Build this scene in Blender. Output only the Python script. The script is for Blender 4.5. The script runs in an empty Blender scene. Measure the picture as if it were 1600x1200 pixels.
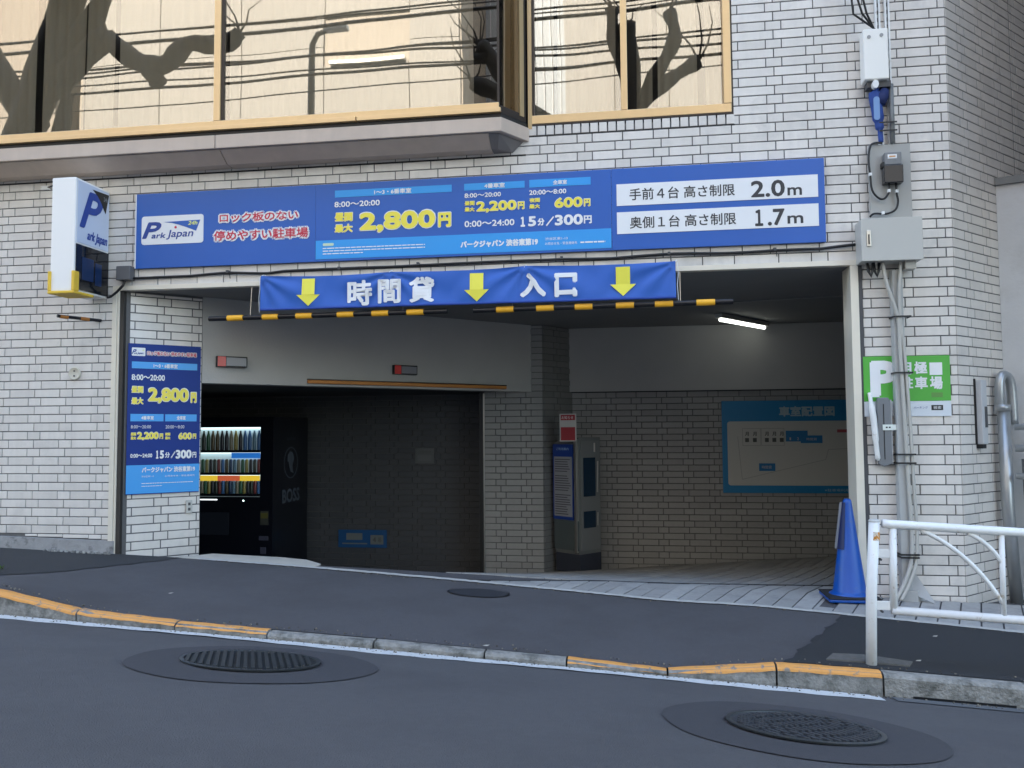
import bpy, math, random
from math import sin, cos, pi, radians, sqrt
from mathutils import Vector, Matrix
random.seed(11)
SC = bpy.context.scene
COL = SC.collection
# ------------------------------------------------------------------ camera
YAW, PITCH, ROLL = -.1494, .0567, -.0068
CAM = Vector((3.867, -6.225, 1.177))
fw = Vector((sin(YAW)*cos(PITCH), cos(YAW)*cos(PITCH), sin(PITCH)))
r0 = Vector((cos(YAW), -sin(YAW), 0)); u0 = r0.cross(fw)
rr = cos(ROLL)*r0+sin(ROLL)*u0; uu = -sin(ROLL)*r0+cos(ROLL)*u0
cd = bpy.data.cameras.new('camera'); cd.sensor_width = 36; cd.lens = 1295.2/1600*36
cd.clip_start = .05; cd.clip_end = 600
cam = bpy.data.objects.new('camera', cd); COL.objects.link(cam)
M = Matrix((rr, uu, -fw)).transposed().to_4x4(); M.translation = CAM
cam.matrix_world = M
SC.camera = cam
# ------------------------------------------------------------------ light
SUN_EL, SUN_ROT = radians(50), radians(-16)
w = bpy.data.worlds.new('World'); SC.world = w; w.use_nodes = True
nt = w.node_tree; sk = nt.nodes.new('ShaderNodeTexSky'); sk.sky_type = 'NISHITA'; sk.sun_disc = False
sk.sun_elevation = SUN_EL; sk.sun_rotation = SUN_ROT; sk.air_density = 1.3; sk.dust_density = 2.2; sk.ozone_density = 1.0
bg = nt.nodes['Background']; bg.inputs[1].default_value = .15
nt.links.new(sk.outputs[0], bg.inputs[0])
sl = bpy.data.lights.new('sun', 'SUN'); sl.energy = 4.6; sl.angle = radians(.6); sl.color = (1, .96, .90)
so = bpy.data.objects.new('sun', sl); COL.objects.link(so)
sd = Vector((sin(SUN_ROT)*cos(SUN_EL), cos(SUN_ROT)*cos(SUN_EL), sin(SUN_EL)))
so.rotation_euler = sd.to_track_quat('Z', 'Y').to_euler(); so.location = sd*40
vs = SC.view_settings; vs.view_transform = 'Standard'; vs.look = 'None'; vs.gamma = 1; vs.use_curve_mapping = False
vs.exposure = 2.52
SC.cycles.max_bounces = 8; SC.cycles.diffuse_bounces = 5; SC.cycles.glossy_bounces = 4; SC.cycles.transparent_max_bounces = 12
SC.cycles.sample_clamp_indirect = 6
SC.cycles.use_denoising = True
# ------------------------------------------------------------------ materials
MATS = {}
def mat(name, col, rough=.6, var=.0, vs=8., bump=0., bs=60., metal=0., spec=.5, coat=0., island=0., emit=0., dirt=None, ds=3., dlo=.5, dhi=.75, stretch=None, objrand=0., mid=0., ms=70., pos=False, streak=0.):
    if name in MATS: return MATS[name]
    m = bpy.data.materials.new(name); m.use_nodes = True; n = m.node_tree.nodes; L = m.node_tree.links
    b = n['Principled BSDF']
    b.inputs['Roughness'].default_value = rough; b.inputs['Metallic'].default_value = metal
    b.inputs['Specular IOR Level'].default_value = spec; b.inputs['Coat Weight'].default_value = coat
    c = n.new('ShaderNodeRGB'); c.outputs[0].default_value = (*col, 1); out = c.outputs[0]
    tc = n.new('ShaderNodeTexCoord'); vec = tc.outputs['Object']
    if pos: vec = n.new('ShaderNodeNewGeometry').outputs['Position']
    if stretch:
        mp = n.new('ShaderNodeMapping'); mp.inputs['Scale'].default_value = stretch; L.new(vec, mp.inputs[0]); vec = mp.outputs[0]
    def mul(fac_socket, lo, hi):
        nonlocal out
        mr = n.new('ShaderNodeMapRange'); mr.inputs['To Min'].default_value = lo; mr.inputs['To Max'].default_value = hi
        L.new(fac_socket, mr.inputs[0])
        mx = n.new('ShaderNodeMix'); mx.data_type = 'RGBA'; mx.blend_type = 'MULTIPLY'; mx.inputs[0].default_value = 1
        L.new(out, mx.inputs[6]); L.new(mr.outputs[0], mx.inputs[7]); out = mx.outputs[2]
    if var:
        t = n.new('ShaderNodeTexNoise'); t.inputs['Scale'].default_value = vs; t.inputs['Detail'].default_value = 6; L.new(vec, t.inputs[0])
        mul(t.outputs[0], 1-var*1.6, 1+var*1.6)
    if mid:
        t = n.new('ShaderNodeTexNoise'); t.inputs['Scale'].default_value = ms; t.inputs['Detail'].default_value = 10; t.inputs['Roughness'].default_value = .85; L.new(vec, t.inputs[0])
        mul(t.outputs[0], 1-mid*2, 1+mid*2)
    if streak:
        mp2 = n.new('ShaderNodeMapping'); mp2.inputs['Scale'].default_value = (9, 9, .7); L.new(vec, mp2.inputs[0])
        t = n.new('ShaderNodeTexNoise'); t.inputs['Scale'].default_value = 1; t.inputs['Detail'].default_value = 6; t.inputs['Roughness'].default_value = .6; L.new(mp2.outputs[0], t.inputs[0])
        mul(t.outputs[0], 1-streak*1.6, 1+streak*1.6)
    if island:
        g = n.new('ShaderNodeNewGeometry'); mul(g.outputs['Random Per Island'], 1-island, 1+island)
    if objrand:
        g = n.new('ShaderNodeObjectInfo'); mul(g.outputs['Random'], 1-objrand, 1+objrand)
    if dirt:
        t = n.new('ShaderNodeTexNoise'); t.inputs['Scale'].default_value = ds; t.inputs['Detail'].default_value = 8; t.inputs['Roughness'].default_value = .65; L.new(vec, t.inputs[0])
        rp = n.new('ShaderNodeMapRange'); rp.inputs[1].default_value = dlo; rp.inputs[2].default_value = dhi; L.new(t.outputs[0], rp.inputs[0])
        mx = n.new('ShaderNodeMix'); mx.data_type = 'RGBA'; L.new(rp.outputs[0], mx.inputs[0]); L.new(out, mx.inputs[6]); mx.inputs[7].default_value = (*dirt, 1); out = mx.outputs[2]
    L.new(out, b.inputs['Base Color'])
    if bump:
        t = n.new('ShaderNodeTexNoise'); t.inputs['Scale'].default_value = bs; t.inputs['Detail'].default_value = 4; L.new(vec, t.inputs[0])
        bp = n.new('ShaderNodeBump'); bp.inputs['Strength'].default_value = bump; bp.inputs['Distance'].default_value = .01; L.new(t.outputs[0], bp.inputs['Height']); L.new(bp.outputs[0], b.inputs['Normal'])
    if emit:
        L.new(out, b.inputs['Emission Color']); b.inputs['Emission Strength'].default_value = emit
    MATS[name] = m; return m
def glass(name, refl, tint, trans, rough=0.):
    m = bpy.data.materials.new(name); m.use_nodes = True; n = m.node_tree.nodes; L = m.node_tree.links; n.clear()
    o = n.new('ShaderNodeOutputMaterial'); g = n.new('ShaderNodeBsdfGlossy'); g.inputs['Roughness'].default_value = rough; g.inputs['Color'].default_value = (*tint, 1)
    t = n.new('ShaderNodeBsdfTransparent'); t.inputs['Color'].default_value = (*trans, 1)
    x = n.new('ShaderNodeMixShader'); x.inputs[0].default_value = refl
    L.new(t.outputs[0], x.inputs[1]); L.new(g.outputs[0], x.inputs[2]); L.new(x.outputs[0], o.inputs[0])
    tc = n.new('ShaderNodeTexCoord'); ns = n.new('ShaderNodeTexNoise'); ns.inputs['Scale'].default_value = 1.6; ns.inputs['Detail'].default_value = 0
    bp = n.new('ShaderNodeBump'); bp.inputs['Strength'].default_value = .11; bp.inputs['Distance'].default_value = .01
    L.new(tc.outputs['Object'], ns.inputs[0]); L.new(ns.outputs[0], bp.inputs['Height']); L.new(bp.outputs[0], g.inputs['Normal'])
    return m
tile_m = mat('glazed_tile', (.745, .70, .645), .36, var=.03, vs=40, island=.07, objrand=.07, pos=True, streak=.09, bump=.06, bs=25, dirt=(.45, .43, .40), ds=2.2, dlo=.54, dhi=.85)
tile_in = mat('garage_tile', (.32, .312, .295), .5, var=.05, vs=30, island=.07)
tile_bay_shaded = mat('bay_tile_shaded', (.070, .071, .076), .5, var=.05, vs=30, island=.08)  # garage tile darkened so its colour carries the lower bay's shade
tile_side_shaded = mat('pillar_side_tile_shaded', (.20, .197, .19), .5, var=.05, vs=30, island=.08)  # darker copy of the garage tile, shade coloured into the pillar's side
grout_m = mat('grout', (.125, .123, .122), .9, var=.08, vs=30)
conc_m = mat('kerb_concrete', (.27, .26, .235), .9, var=.26, vs=34, bump=.9, bs=80, dirt=(.10, .098, .085), ds=11, dlo=.46, dhi=.66, objrand=.12)
asph_road = mat('road_asphalt', (.098, .096, .099), .85, mid=.16, ms=30, var=.10, vs=260, bump=.8, bs=210, dirt=(.080, .078, .081), ds=1.3, dlo=.45, dhi=.7)
asph_drive = mat('driveway_asphalt', (.088, .084, .088), .85, mid=.16, ms=34, var=.11, vs=240, bump=.8, bs=200, dirt=(.070, .066, .068), ds=1.6, dlo=.45, dhi=.7)
asph_old = mat('footway_asphalt', (.026, .027, .029), .85, mid=.2, ms=34, var=.16, vs=220, bump=.6, bs=260)
asph_patch = mat('patch_asphalt', (.056, .055, .060), .82, mid=.16, ms=34, var=.10, vs=240, bump=.4, bs=300)
white_line = mat('worn_line_paint', (.62, .63, .62), .7, var=.06, vs=60, dirt=(.12, .12, .12), ds=34, dlo=.58, dhi=.66)
orange_paint = mat('worn_orange_paint', (.70, .32, .08), .7, var=.10, vs=40, dirt=(.22, .20, .17), ds=20, dlo=.55, dhi=.64)
paver_m = mat('paver', (.34, .33, .31), .75, var=.10, vs=40, bump=.3, bs=120, objrand=.12, dirt=(.2, .2, .2), ds=6, dlo=.5, dhi=.8)
mortar_m = mat('mortar', (.42, .41, .38), .9, var=.15, vs=40, bump=.5, bs=100)
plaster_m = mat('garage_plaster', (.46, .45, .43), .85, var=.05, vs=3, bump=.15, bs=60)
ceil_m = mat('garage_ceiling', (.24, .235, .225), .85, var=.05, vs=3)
gold_m = mat('gold_anodised', (.78, .54, .28), .34, metal=.4, var=.04, vs=14)
bronze_m = mat('dark_bronze', (.045, .035, .03), .4, metal=.4)
fascia_m = mat('fascia_paint', (.58, .465, .375), .5, var=.05, vs=5, streak=.08, dirt=(.48, .39, .32), ds=2, dlo=.5, dhi=.8)
steel_m = mat('stainless', (.62, .60, .55), .28, metal=.85, var=.05, vs=20, stretch=(1, 1, .1))
black_m = mat('black_plastic', (.012, .012, .013), .45)
dgrey_m = mat('dark_grey_plastic', (.07, .07, .075), .5)
blue_m = mat('sign_blue', (.018, .115, .46), .33, var=.05, vs=1.6)
blueD_m = mat('poster_blue', (.003, .032, .23), .5, spec=.3)
cyan_m = mat('sign_cyan', (.03, .34, .80), .35)
white_m = mat('print_white', (.86, .86, .86), .45)
yellow_m = mat('print_yellow', (.95, .80, .09), .45)
red_m = mat('print_red', (.62, .03, .07), .45)
dprint_m = mat('print_dark', (.04, .04, .045), .5)
bprint_m = mat('print_blue', (.02, .06, .30), .4)
green_m = mat('sign_green', (.09, .44, .05), .4)
PM = {'w': white_m, 'y': yellow_m, 'r': red_m, 'd': dprint_m, 'b': bprint_m, 'k': black_m, 'cy': cyan_m, 'g': dgrey_m, 'wh': white_m}
whpaint = mat('white_paint', (.82, .82, .80), .4, var=.05, vs=14, bump=.12, bs=40, dirt=(.50, .42, .32), ds=16, dlo=.60, dhi=.70)
cream_m = mat('cream_enamel', (.52, .51, .47), .4, var=.02, vs=5)
beige_m = mat('beige_conduit', (.50, .485, .44), .5, var=.05, vs=12)
# ------------------------------------------------------------------ mesh helpers
class MB:
    def __init__(s): s.v = []; s.f = []
    def raw(s, vs, fs):
        k = len(s.v); s.v += [tuple(p) for p in vs]; s.f += [tuple(i+k for i in f) for f in fs]; return s
    def box(s, x0, x1, y0, y1, z0, z1):
        return s.raw([(x0, y0, z0), (x1, y0, z0), (x1, y1, z0), (x0, y1, z0), (x0, y0, z1), (x1, y0, z1), (x1, y1, z1), (x0, y1, z1)],
                     [(0, 3, 2, 1), (4, 5, 6, 7), (0, 1, 5, 4), (1, 2, 6, 5), (2, 3, 7, 6), (3, 0, 4, 7)])
    def cbox(s, x0, x1, y0, y1, z0, z1, c=.004):   # box with chamfered front (-y) face
        return s.raw([(x0, y1, z0), (x1, y1, z0), (x1, y1, z1), (x0, y1, z1), (x0, y0+c, z0), (x1, y0+c, z0), (x1, y0+c, z1), (x0, y0+c, z1),
                      (x0+c, y0, z0+c), (x1-c, y0, z0+c), (x1-c, y0, z1-c), (x0+c, y0, z1-c)],
                     [(0, 3, 2, 1), (0, 1, 5, 4), (1, 2, 6, 5), (2, 3, 7, 6), (3, 0, 4, 7), (4, 5, 9, 8), (5, 6, 10, 9), (6, 7, 11, 10), (7, 4, 8, 11), (8, 9, 10, 11)])
    def prism(s, poly, z0, z1):   # poly ccw in xy, z0/z1 numbers or functions
        n = len(poly); g0 = z0 if callable(z0) else (lambda x, y: z0); g1 = z1 if callable(z1) else (lambda x, y: z1)
        vs = [(x, y, g0(x, y)) for x, y in poly]+[(x, y, g1(x, y)) for x, y in poly]
        return s.raw(vs, [tuple(range(n-1, -1, -1)), tuple(range(n, 2*n))]+[(i, (i+1) % n, (i+1) % n+n, i+n) for i in range(n)])
    def yprism(s, poly, y0, y1):  # poly in xz (ccw seen from -y)
        n = len(poly); vs = [(x, y0, z) for x, z in poly]+[(x, y1, z) for x, z in poly]
        return s.raw(vs, [tuple(range(n)), tuple(range(2*n-1, n-1, -1))]+[((i+1) % n, i, i+n, (i+1) % n+n) for i in range(n)])
    def tube(s, pts, r, n=10, closed=True):
        pts = [Vector(p) for p in pts]; rs = r if isinstance(r, (list, tuple)) else [r]*len(pts)
        k = len(s.v); up = None
        for i, p in enumerate(pts):
            d = (pts[min(i+1, len(pts)-1)]-pts[max(i-1, 0)]).normalized()
            if up is None:
                up = Vector((0, 0, 1)) if abs(d.z) < .9 else Vector((1, 0, 0))
            a = d.cross(up).normalized(); b = a.cross(d).normalized(); up = b
            for j in range(n):
                t = 2*pi*j/n; s.v.append(tuple(p+rs[i]*(cos(t)*a+sin(t)*b)))
        for i in range(len(pts)-1):
            for j in range(n):
                s.f.append((k+i*n+j, k+i*n+(j+1) % n, k+(i+1)*n+(j+1) % n, k+(i+1)*n+j))
        if closed:
            s.f.append(tuple(k+j for j in range(n-1, -1, -1))); e = k+(len(pts)-1)*n; s.f.append(tuple(e+j for j in range(n)))
        return s
    def lathe(s, prof, c=(0, 0, 0), n=32, sq=None):
        k = len(s.v)
        for r, z in prof:
            for j in range(n): s.v.append((c[0]+r*cos(2*pi*j/n), c[1]+r*sin(2*pi*j/n), c[2]+z))
        for i in range(len(prof)-1):
            for j in range(n): s.f.append((k+i*n+j, k+i*n+(j+1) % n, k+(i+1)*n+(j+1) % n, k+(i+1)*n+j))
        s.f.append(tuple(k+j for j in range(n-1, -1, -1))); e = k+(len(prof)-1)*n; s.f.append(tuple(e+j for j in range(n)))
        return s
    def grid(s, fn, us, vs_):
        k = len(s.v); nu = len(us); nv = len(vs_)
        for v in vs_:
            for u in us: s.v.append(tuple(fn(u, v)))
        for j in range(nv-1):
            for i in range(nu-1): a = k+j*nu+i; s.f.append((a, a+1, a+nu+1, a+nu))
        return s
    def mesh(s, name, smooth=False):
        m = bpy.data.meshes.new(name); m.from_pydata(s.v, [], s.f); m.update()
        if smooth: m.shade_smooth()
        return m
    def build(s, name, m, parent=None, smooth=False, loc=None, rot=0, bevel=0):
        me = s.mesh(name, smooth); me.materials.append(m)
        o = bpy.data.objects.new(name, me); COL.objects.link(o)
        if parent is not None: o.parent = parent
        if loc: o.location = loc
        if rot: o.rotation_euler.z = rot
        if bevel:
            b = o.modifiers.new('bevel', 'BEVEL'); b.width = bevel; b.segments = 2; b.limit_method = 'ANGLE'; b.angle_limit = radians(40)
        return o
def tag(o, label=None, cat=None, group=None, kind=None):
    if label: o['label'] = label
    if cat: o['category'] = cat
    if group: o['group'] = group
    if kind: o['kind'] = kind
    return o
def thing(name, label, cat, loc=(0, 0, 0), rot=0, group=None):
    o = bpy.data.objects.new(name, None); COL.objects.link(o); o.location = loc; o.rotation_euler.z = rot; o.empty_display_size = .1
    return tag(o, label, cat, group)
GL = {}
def glyphs(body):
    if body in GL: return GL[body]
    c = bpy.data.curves.new('glyphs', 'FONT'); c.body = body; c.fill_mode = 'FRONT'; c.resolution_u = 3
    o = bpy.data.objects.new('glyphs', c)
    m = bpy.data.meshes.new_from_object(o)
    V = [(v.co.x, v.co.y) for v in m.vertices]; Fc = [tuple(p.vertices) for p in m.polygons]
    flip = sum(p.normal.z for p in m.polygons) < 0
    if flip: Fc = [f[::-1] for f in Fc]
    bpy.data.objects.remove(o); bpy.data.curves.remove(c); bpy.data.meshes.remove(m)
    GL[body] = (V, Fc); return GL[body]
def text(parent, body, x0, x1, zc, h, m, y=-.004, bold=0., italic=0., wrap=None, name='lettering', shear=0):
    V, Fc = glyphs(body)
    if not V: return
    xs = [v[0] for v in V]; ys = [v[1] for v in V]; a0, a1, b0, b1 = min(xs), max(xs), min(ys), max(ys)
    W = x1-x0-2*bold; H = h-2*bold
    mb = MB(); offs = [(0, 0)]
    if bold: 
        nb = 8 if bold > .004 else 4
        offs = [(bold*cos(2*pi*(i+.5)/nb), bold*sin(2*pi*(i+.5)/nb)) for i in range(nb)]+[(0, 0)]
    for i, (dx, dz) in enumerate(offs):
        pts = []
        for vx, vy in V:
            px = x0+bold+(vx-a0)/(a1-a0)*W+dx; pz = zc-h/2+bold+(vy-b0)/max(b1-b0, 1e-6)*H+dz
            if italic: px += italic*(pz-zc)
            py = y-.00012*i
            if wrap: py += wrap(px, pz)
            pts.append((px, py, pz))
        mb.raw(pts, Fc)
    return mb.build(name, m, parent)
def rrect(x0, x1, z0, z1, r, n=5):
    P = []
    for cx, cz, a in ((x1-r, z0+r, -90), (x1-r, z1-r, 0), (x0+r, z1-r, 90), (x0+r, z0+r, 180)):
        for i in range(n+1): t = radians(a+90*i/n); P.append((cx+r*cos(t), cz+r*sin(t)))
    return P
def copy_obj(o, parent=None, **kw):
    c = o.copy(); COL.objects.link(c)
    if parent is not None: c.parent = parent
    return c
# ------------------------------------------------------------------ ground shape
def lerp(pts, x):
    if x <= pts[0][0]: return pts[0][1]+(x-pts[0][0])*(pts[1][1]-pts[0][1])/(pts[1][0]-pts[0][0])
    for (a, b), (c, d) in zip(pts, pts[1:]):
        if x <= c: return b+(d-b)*(x-a)/(c-a)
    (a, b), (c, d) = pts[-2:]; return d+(x-c)*(d-b)/(c-a)
KT = [(-8, .745), (.10, .293), (.25, .270), (.78, .168), (1.33, .124), (1.83, .096), (2.5, .062), (3.2, .018), (3.47, .004), (4.0, -.040), (4.56, .007), (5.03, -.013), (5.6, -.046), (14, -.516)]
def zk(x): return lerp(KT, x)
def zroad(x, y):
    s = -(y+1.9); a = .16-.056*x
    if s < 1.5: r = .15*s
    elif s < 2.7: t = s-1.5; r = .225+.15*t-.15*t*t/2.4
    else: r = .315-.01*(s-2.7)
    return a+r
def z0(x): return .19-.0366*x
def zwalk(x, y):
    t = min(max(-y/1.78, 0), 1); return z0(x)*(1-t)+zk(x)*t
def zfloor(x, y):
    if y <= 0: return zwalk(x, y)
    zb = -.41+(x-3.5)*.075
    if x < 2.2: zb -= min((2.2-x)/.7, 1)*.27
    return z0(x)+(zb-z0(x))*y/3.4
def ap(x): return lerp([(-1, .01), (.46, -.02), (1.45, -.10), (2.87, -.28), (4.7, -.54), (6.1, -.78), (8, -1.12)], x)
def track(x): return lerp([(2.6, -.235), (2.945, -.166), (3.87, .08), (4.6, .40), (5.48, .668)], x)
# ------------------------------------------------------------------ ground, road, footway
def rng(a, b, s):
    n = max(1, int(round((b-a)/s))); return [a+(b-a)*i/n for i in range(n+1)]
gmat = mat('distant_ground', (.10, .10, .10), .9, var=.1, vs=2)
tag(MB().grid(lambda x, y: (x, y, -1.2), rng(-300, 300, 100), rng(-300, 300, 100)).build('ground', gmat), kind='structure')
xs = rng(-14, 14, .25)
road = tag(MB().grid(lambda x, y: (x, y, zroad(x, y)), xs, rng(-9, -1.9, .1)).build('road', asph_road, smooth=True), kind='structure')
walk = tag(MB().grid(lambda x, t: (x, (-1.83)*(1-t)+.02*t, zwalk(x, (-1.83)*(1-t)+.02*t)), rng(-14, 14, .1), rng(0, 1, .1)).build('sidewalk', asph_drive, smooth=True), kind='structure')
# older dark asphalt either side of the driveway, one sheet above
def sheet_poly(fn_x0, fn_x1, y0, y1, n, m, name, par, z=.004, back=None):
    mb = MB()
    ys_ = rng(y0, y1, (y1-y0)/n)
    us = rng(0, 1, .03)
    def P(u, y):
        a = fn_x0(y); b = fn_x1(y); x = a+(b-a)*u; yy = y
        if back: yy = min(y, back(x))
        return (x, yy, zwalk(x, yy)+z)
    return mb.grid(P, us, ys_).build(name, m, par, smooth=True)
def wig(y, k): return .012*sin(y*23+k)+.008*sin(y*57+2*k)
sheet_poly(lambda y: -14, lambda y: (.02+(y+1.27)/1.2*.22 if y > -1.27 else -.02-(-1.27-y)*.55)+wig(y, 1), -1.825, -.012, 30, asph_old, 'old_asphalt', walk)
sheet_poly(lambda y: 5.16+(y+.6)*.47+wig(y, 3), lambda y: 14, -1.825, -.55, 30, asph_old, 'old_asphalt', walk, back=lambda x: ap(x)-.03)
# kerb
kerb = bpy.data.objects.new('kerb', None); COL.objects.link(kerb); tag(kerb, kind='structure')
edges = [-4.1, -3.5, -2.9, -2.3, -1.7, -1.1, -.49, .11, .72, 1.32, 1.86, 2.46, 3.06, 3.49, 4.0, 4.53, 5.03, 5.68, 6.3, 6.9, 7.5, 8.1]
kerb_orange = lambda a, b: (-.6 < a < 1.5) or (3.4 < a < 4.9)
for a, b in zip(edges, edges[1:]):
    g = .005; mb = MB(); n = 6; us = [a+g+(b-a-2*g)*i/n for i in range(n+1)]
    jy = random.uniform(-.004, .004); jz = random.uniform(-.003, .003)
    vs_ = []; c = .018
    for x in us:
        zt = zk(x)+jz; zb = zroad(x, -1.9)-.12
        cc = min(c, .4*(zt-zroad(x, -1.9)))
        vs_ += [(x, -1.9+jy-.012, zb), (x, -1.9+jy-.004, zt-cc), (x, -1.9+jy+cc*.5, zt-cc*.2), (x, -1.9+jy+cc, zt), (x, -1.835+jy, zt+.001), (x, -1.83+jy, zb)]
    fs = []
    for i in range(n):
        for j in range(6): p = i*6+j; q = i*6+(j+1) % 6; fs.append((p, p+6, q+6, q))
    fs += [tuple(range(6)), tuple(n*6+j for j in range(5, -1, -1))]
    mb.raw(vs_, fs); st = mb.build('kerbstone', conc_m, kerb)
    if kerb_orange(a, b):
        mp_ = MB(); fine = rng(a+g, b-g, .03)
        mp_.grid(lambda x, t: [(x, -1.9+jy-.0065, zk(x)+jz-min(.022, .36*(zk(x)-zroad(x, -1.9)))-.002*sin(x*40)), (x, -1.9+jy-.004, zk(x)+jz-.012), (x, -1.9+jy+.02, zk(x)+jz+.003), (x, -1.843+jy+.004*sin(x*31), zk(x)+jz+.004)][int(round(t))], fine, [0, 1, 2, 3])
        mp_.build('orange_paint', orange_paint, st)
# gutter inlet gap under the right kerb
MB().grid(lambda x, t: (x, -1.915-.004*t, zroad(x, -1.9)+(.017*t if .0 < 1 else 0)+.002), rng(5.16, 5.62, .05), [0, 1]).build('drain_slot', black_m, kerb)
MB().grid(lambda x, y: (x, y, zroad(x, y)+.004), rng(5.06, 5.74, .05), rng(-2.03, -1.915, .04)).build('gutter_plate', mat('gutter_concrete', (.11, .115, .12), .9, var=.15, vs=40), kerb)
# white edge line
def wl(x): return -1.916
mb = MB()
mb.grid(lambda x, t: (x, -1.917-t*(.13+.012*sin(x*3.1)+.004*sin(x*23)), zroad(x, -1.917-t*.13)+.004), rng(-9, 5.0, .05), rng(0, 1, .25))
mb.grid(lambda x, t: (x, -1.917-t*.13, zroad(x, -1.917-t*.13)+.004), rng(5.78, 10, .05), rng(0, 1, .25))
mb.build('edge_line', white_line, road)
# manholes
cast_m = mat('cast_iron', (.040, .048, .050), .5, metal=.5, var=.1, vs=30, bump=.3, bs=120)
castr_m = mat('cast_iron_rim', (.085, .092, .095), .45, metal=.6, var=.1, vs=20)
def disc(x0, y0, rad, zf, m, name, par, z=.004, r0=0., jitter=0, ex=1.):
    mb = MB(); R = [r0+(rad-r0)*i/8 for i in range(9)]
    def P(t, r):
        j = jitter*(sin(3*t+1)+.6*sin(7*t)) if r > rad*.9 else 0
        x = x0+ex*(r+j)*cos(t); y = y0+(r+j)*sin(t); return (x, y, zf(x, y)+z)
    return mb.grid(P, rng(0, 2*pi, 2*pi/48), R).build(name, m, par, smooth=True)
def manhole(x0, y0, R, label, stripe, zf, ang, pw, half=None):
    t = thing('manhole_cover', label, 'manhole cover', (x0, y0, zf(x0, y0)))
    f = lambda x, y: zf(x+x0, y+y0)-zf(x0, y0)
    disc(0, 0, R, f, cast_m if stripe == 'long' else mat('cast_iron_worn', (.062, .066, .074), .6, metal=.3, var=.15, vs=30, bump=.3), 'cover', t, z=.008)
    mb = MB(); mb.grid(lambda a, k: [((R+.004)*cos(a), (R+.004)*sin(a), f(R*cos(a), R*sin(a))+.006), ((R+.006)*cos(a), (R+.006)*sin(a), f(R*cos(a), R*sin(a))+.013), ((R-.012)*cos(a), (R-.012)*sin(a), f(R*cos(a), R*sin(a))+.013), ((R-.014)*cos(a), (R-.014)*sin(a), f(R*cos(a), R*sin(a))+.006)][int(round(k))], rng(0, 2*pi, 2*pi/64), [0, 1, 2, 3])
    mb.build('rim', castr_m, t, smooth=False)
    rib = MB(); ca, sa = cos(ang), sin(ang); p = -R+pw
    while p < R-.02:
        L = sqrt(max(R*R-p*p, 0))-.03
        if L > .03:
            segs = [(-L, L)] if stripe == 'long' else [(-L+i*2*L/max(1, int(2*L/.07)), -L+(i+.68)*2*L/max(1, int(2*L/.07))) for i in range(max(1, int(2*L/.07)))]
            for a_, b_ in segs:
                P = []
                for q, e in ((a_, -1), (b_, -1), (b_, 1), (a_, 1)):
                    x = (p+e*pw*.27); P.append((x*ca-q*sa, x*sa+q*ca))
                if P: rib.prism(P[::-1] if False else P, lambda x, y: f(x, y)+.008, lambda x, y: f(x, y)+.017)
        p += pw
    rb = rib.build('tread', castr_m if stripe == 'long' else MATS['cast_iron_worn'], t); rb['kind'] = 'stuff'
    return t
manhole(2.15, -2.68, .295, 'ribbed round manhole cover in the left half of the road', 'long', zroad, radians(26), .030)
manhole(4.46, -2.97, .275, 'fine checkered manhole cover in the road at lower right', 'grid', zroad, radians(40), .030)
disc(2.18, -2.71, .53, zroad, asph_patch, 'asphalt_patch', road, r0=.29, jitter=.006)
disc(4.44, -2.99, .50, zroad, asph_patch, 'asphalt_patch', road, r0=.27, jitter=.006)
mh = thing('drain_cover', 'small dark oval cover in the footway beside the garage threshold', 'drain cover', (2.78, -.60, zwalk(2.78, -.60)))
fz = lambda x, y: zwalk(x+2.78, y-.60)-zwalk(2.78, -.60)
disc(0, 0, .118, fz, mat('dark_cover', (.028, .029, .034), .7, var=.15, vs=40), 'cover', mh, z=.004, ex=1.75)
mb = MB(); mb.grid(lambda a, k: ((.206+.010*k)*cos(a), (.118+.007*k)*sin(a), fz(.19*cos(a), .118*sin(a))+.007), rng(0, 2*pi, 2*pi/40), [0, 1]); mb.build('rim', black_m, mh)
# entrance floor
floor = tag(MB().grid(lambda x, y: (x, y, zfloor(x, y)-.022), rng(-3, 7.2, .15), rng(.0, 3.4, .1)).build('garage_floor', mat('floor_bed', (.085, .085, .085), .9), smooth=True), kind='structure')
def strip(xa, fa, fb, wd, lean=.40, zt=.008):
    P = []
    for x, f in ((xa, fa), (xa+wd, fa), (xa+wd, fb), (xa, fb)):
        y = f(x)
        for _ in range(8): y = f(x+lean*(y))
        P.append((x+lean*y, y))
    return P
pit = .128
def put_pavers(x_from, x_to, fa, fb, name='paver', lean=.38):
    x = x_from
    while x < x_to:
        P = strip(x, fa, fb, pit-.011, lean)
        if P[3][1]-P[0][1] > .02 and P[2][1]-P[1][1] > .02:
            dz = random.uniform(-.0015, .0015); cuts = [0, 1]
            f0 = -P[0][1]/(P[3][1]-P[0][1])
            if .05 < f0 < .95: cuts = [0, f0, 1]
            V = []; F_ = []
            for f in cuts:
                for (a, b), (c, d) in ((P[0], P[3]), (P[1], P[2])):
                    px, py = a+(c-a)*f, b+(d-b)*f; z = zfloor(px, py); V += [(px, py, z+.008+dz), (px, py, z-.03)]
            n = len(cuts)
            for k in range(n-1):
                o_ = 4*k; F_ += [(o_, o_+2, o_+6, o_+4), (o_+1, o_, o_+4, o_+5), (o_+2, o_+3, o_+7, o_+6)]
            F_ += [(1, 3, 2, 0), (4*n-4, 4*n-2, 4*n-1, 4*n-3)]
            MB().raw(V, F_).build(name, paver_m, floor)
        x += pit
put_pavers(2.75, 8.0, lambda x: ap(x)+.01, lambda x: min(track(x)-.012, .0+9) if x < 5.42 else (-.012))
put_pavers(2.4, 5.9, lambda x: max(track(x)+.012, .0) if x > 2.9 else .02, lambda x: 1.25)
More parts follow.
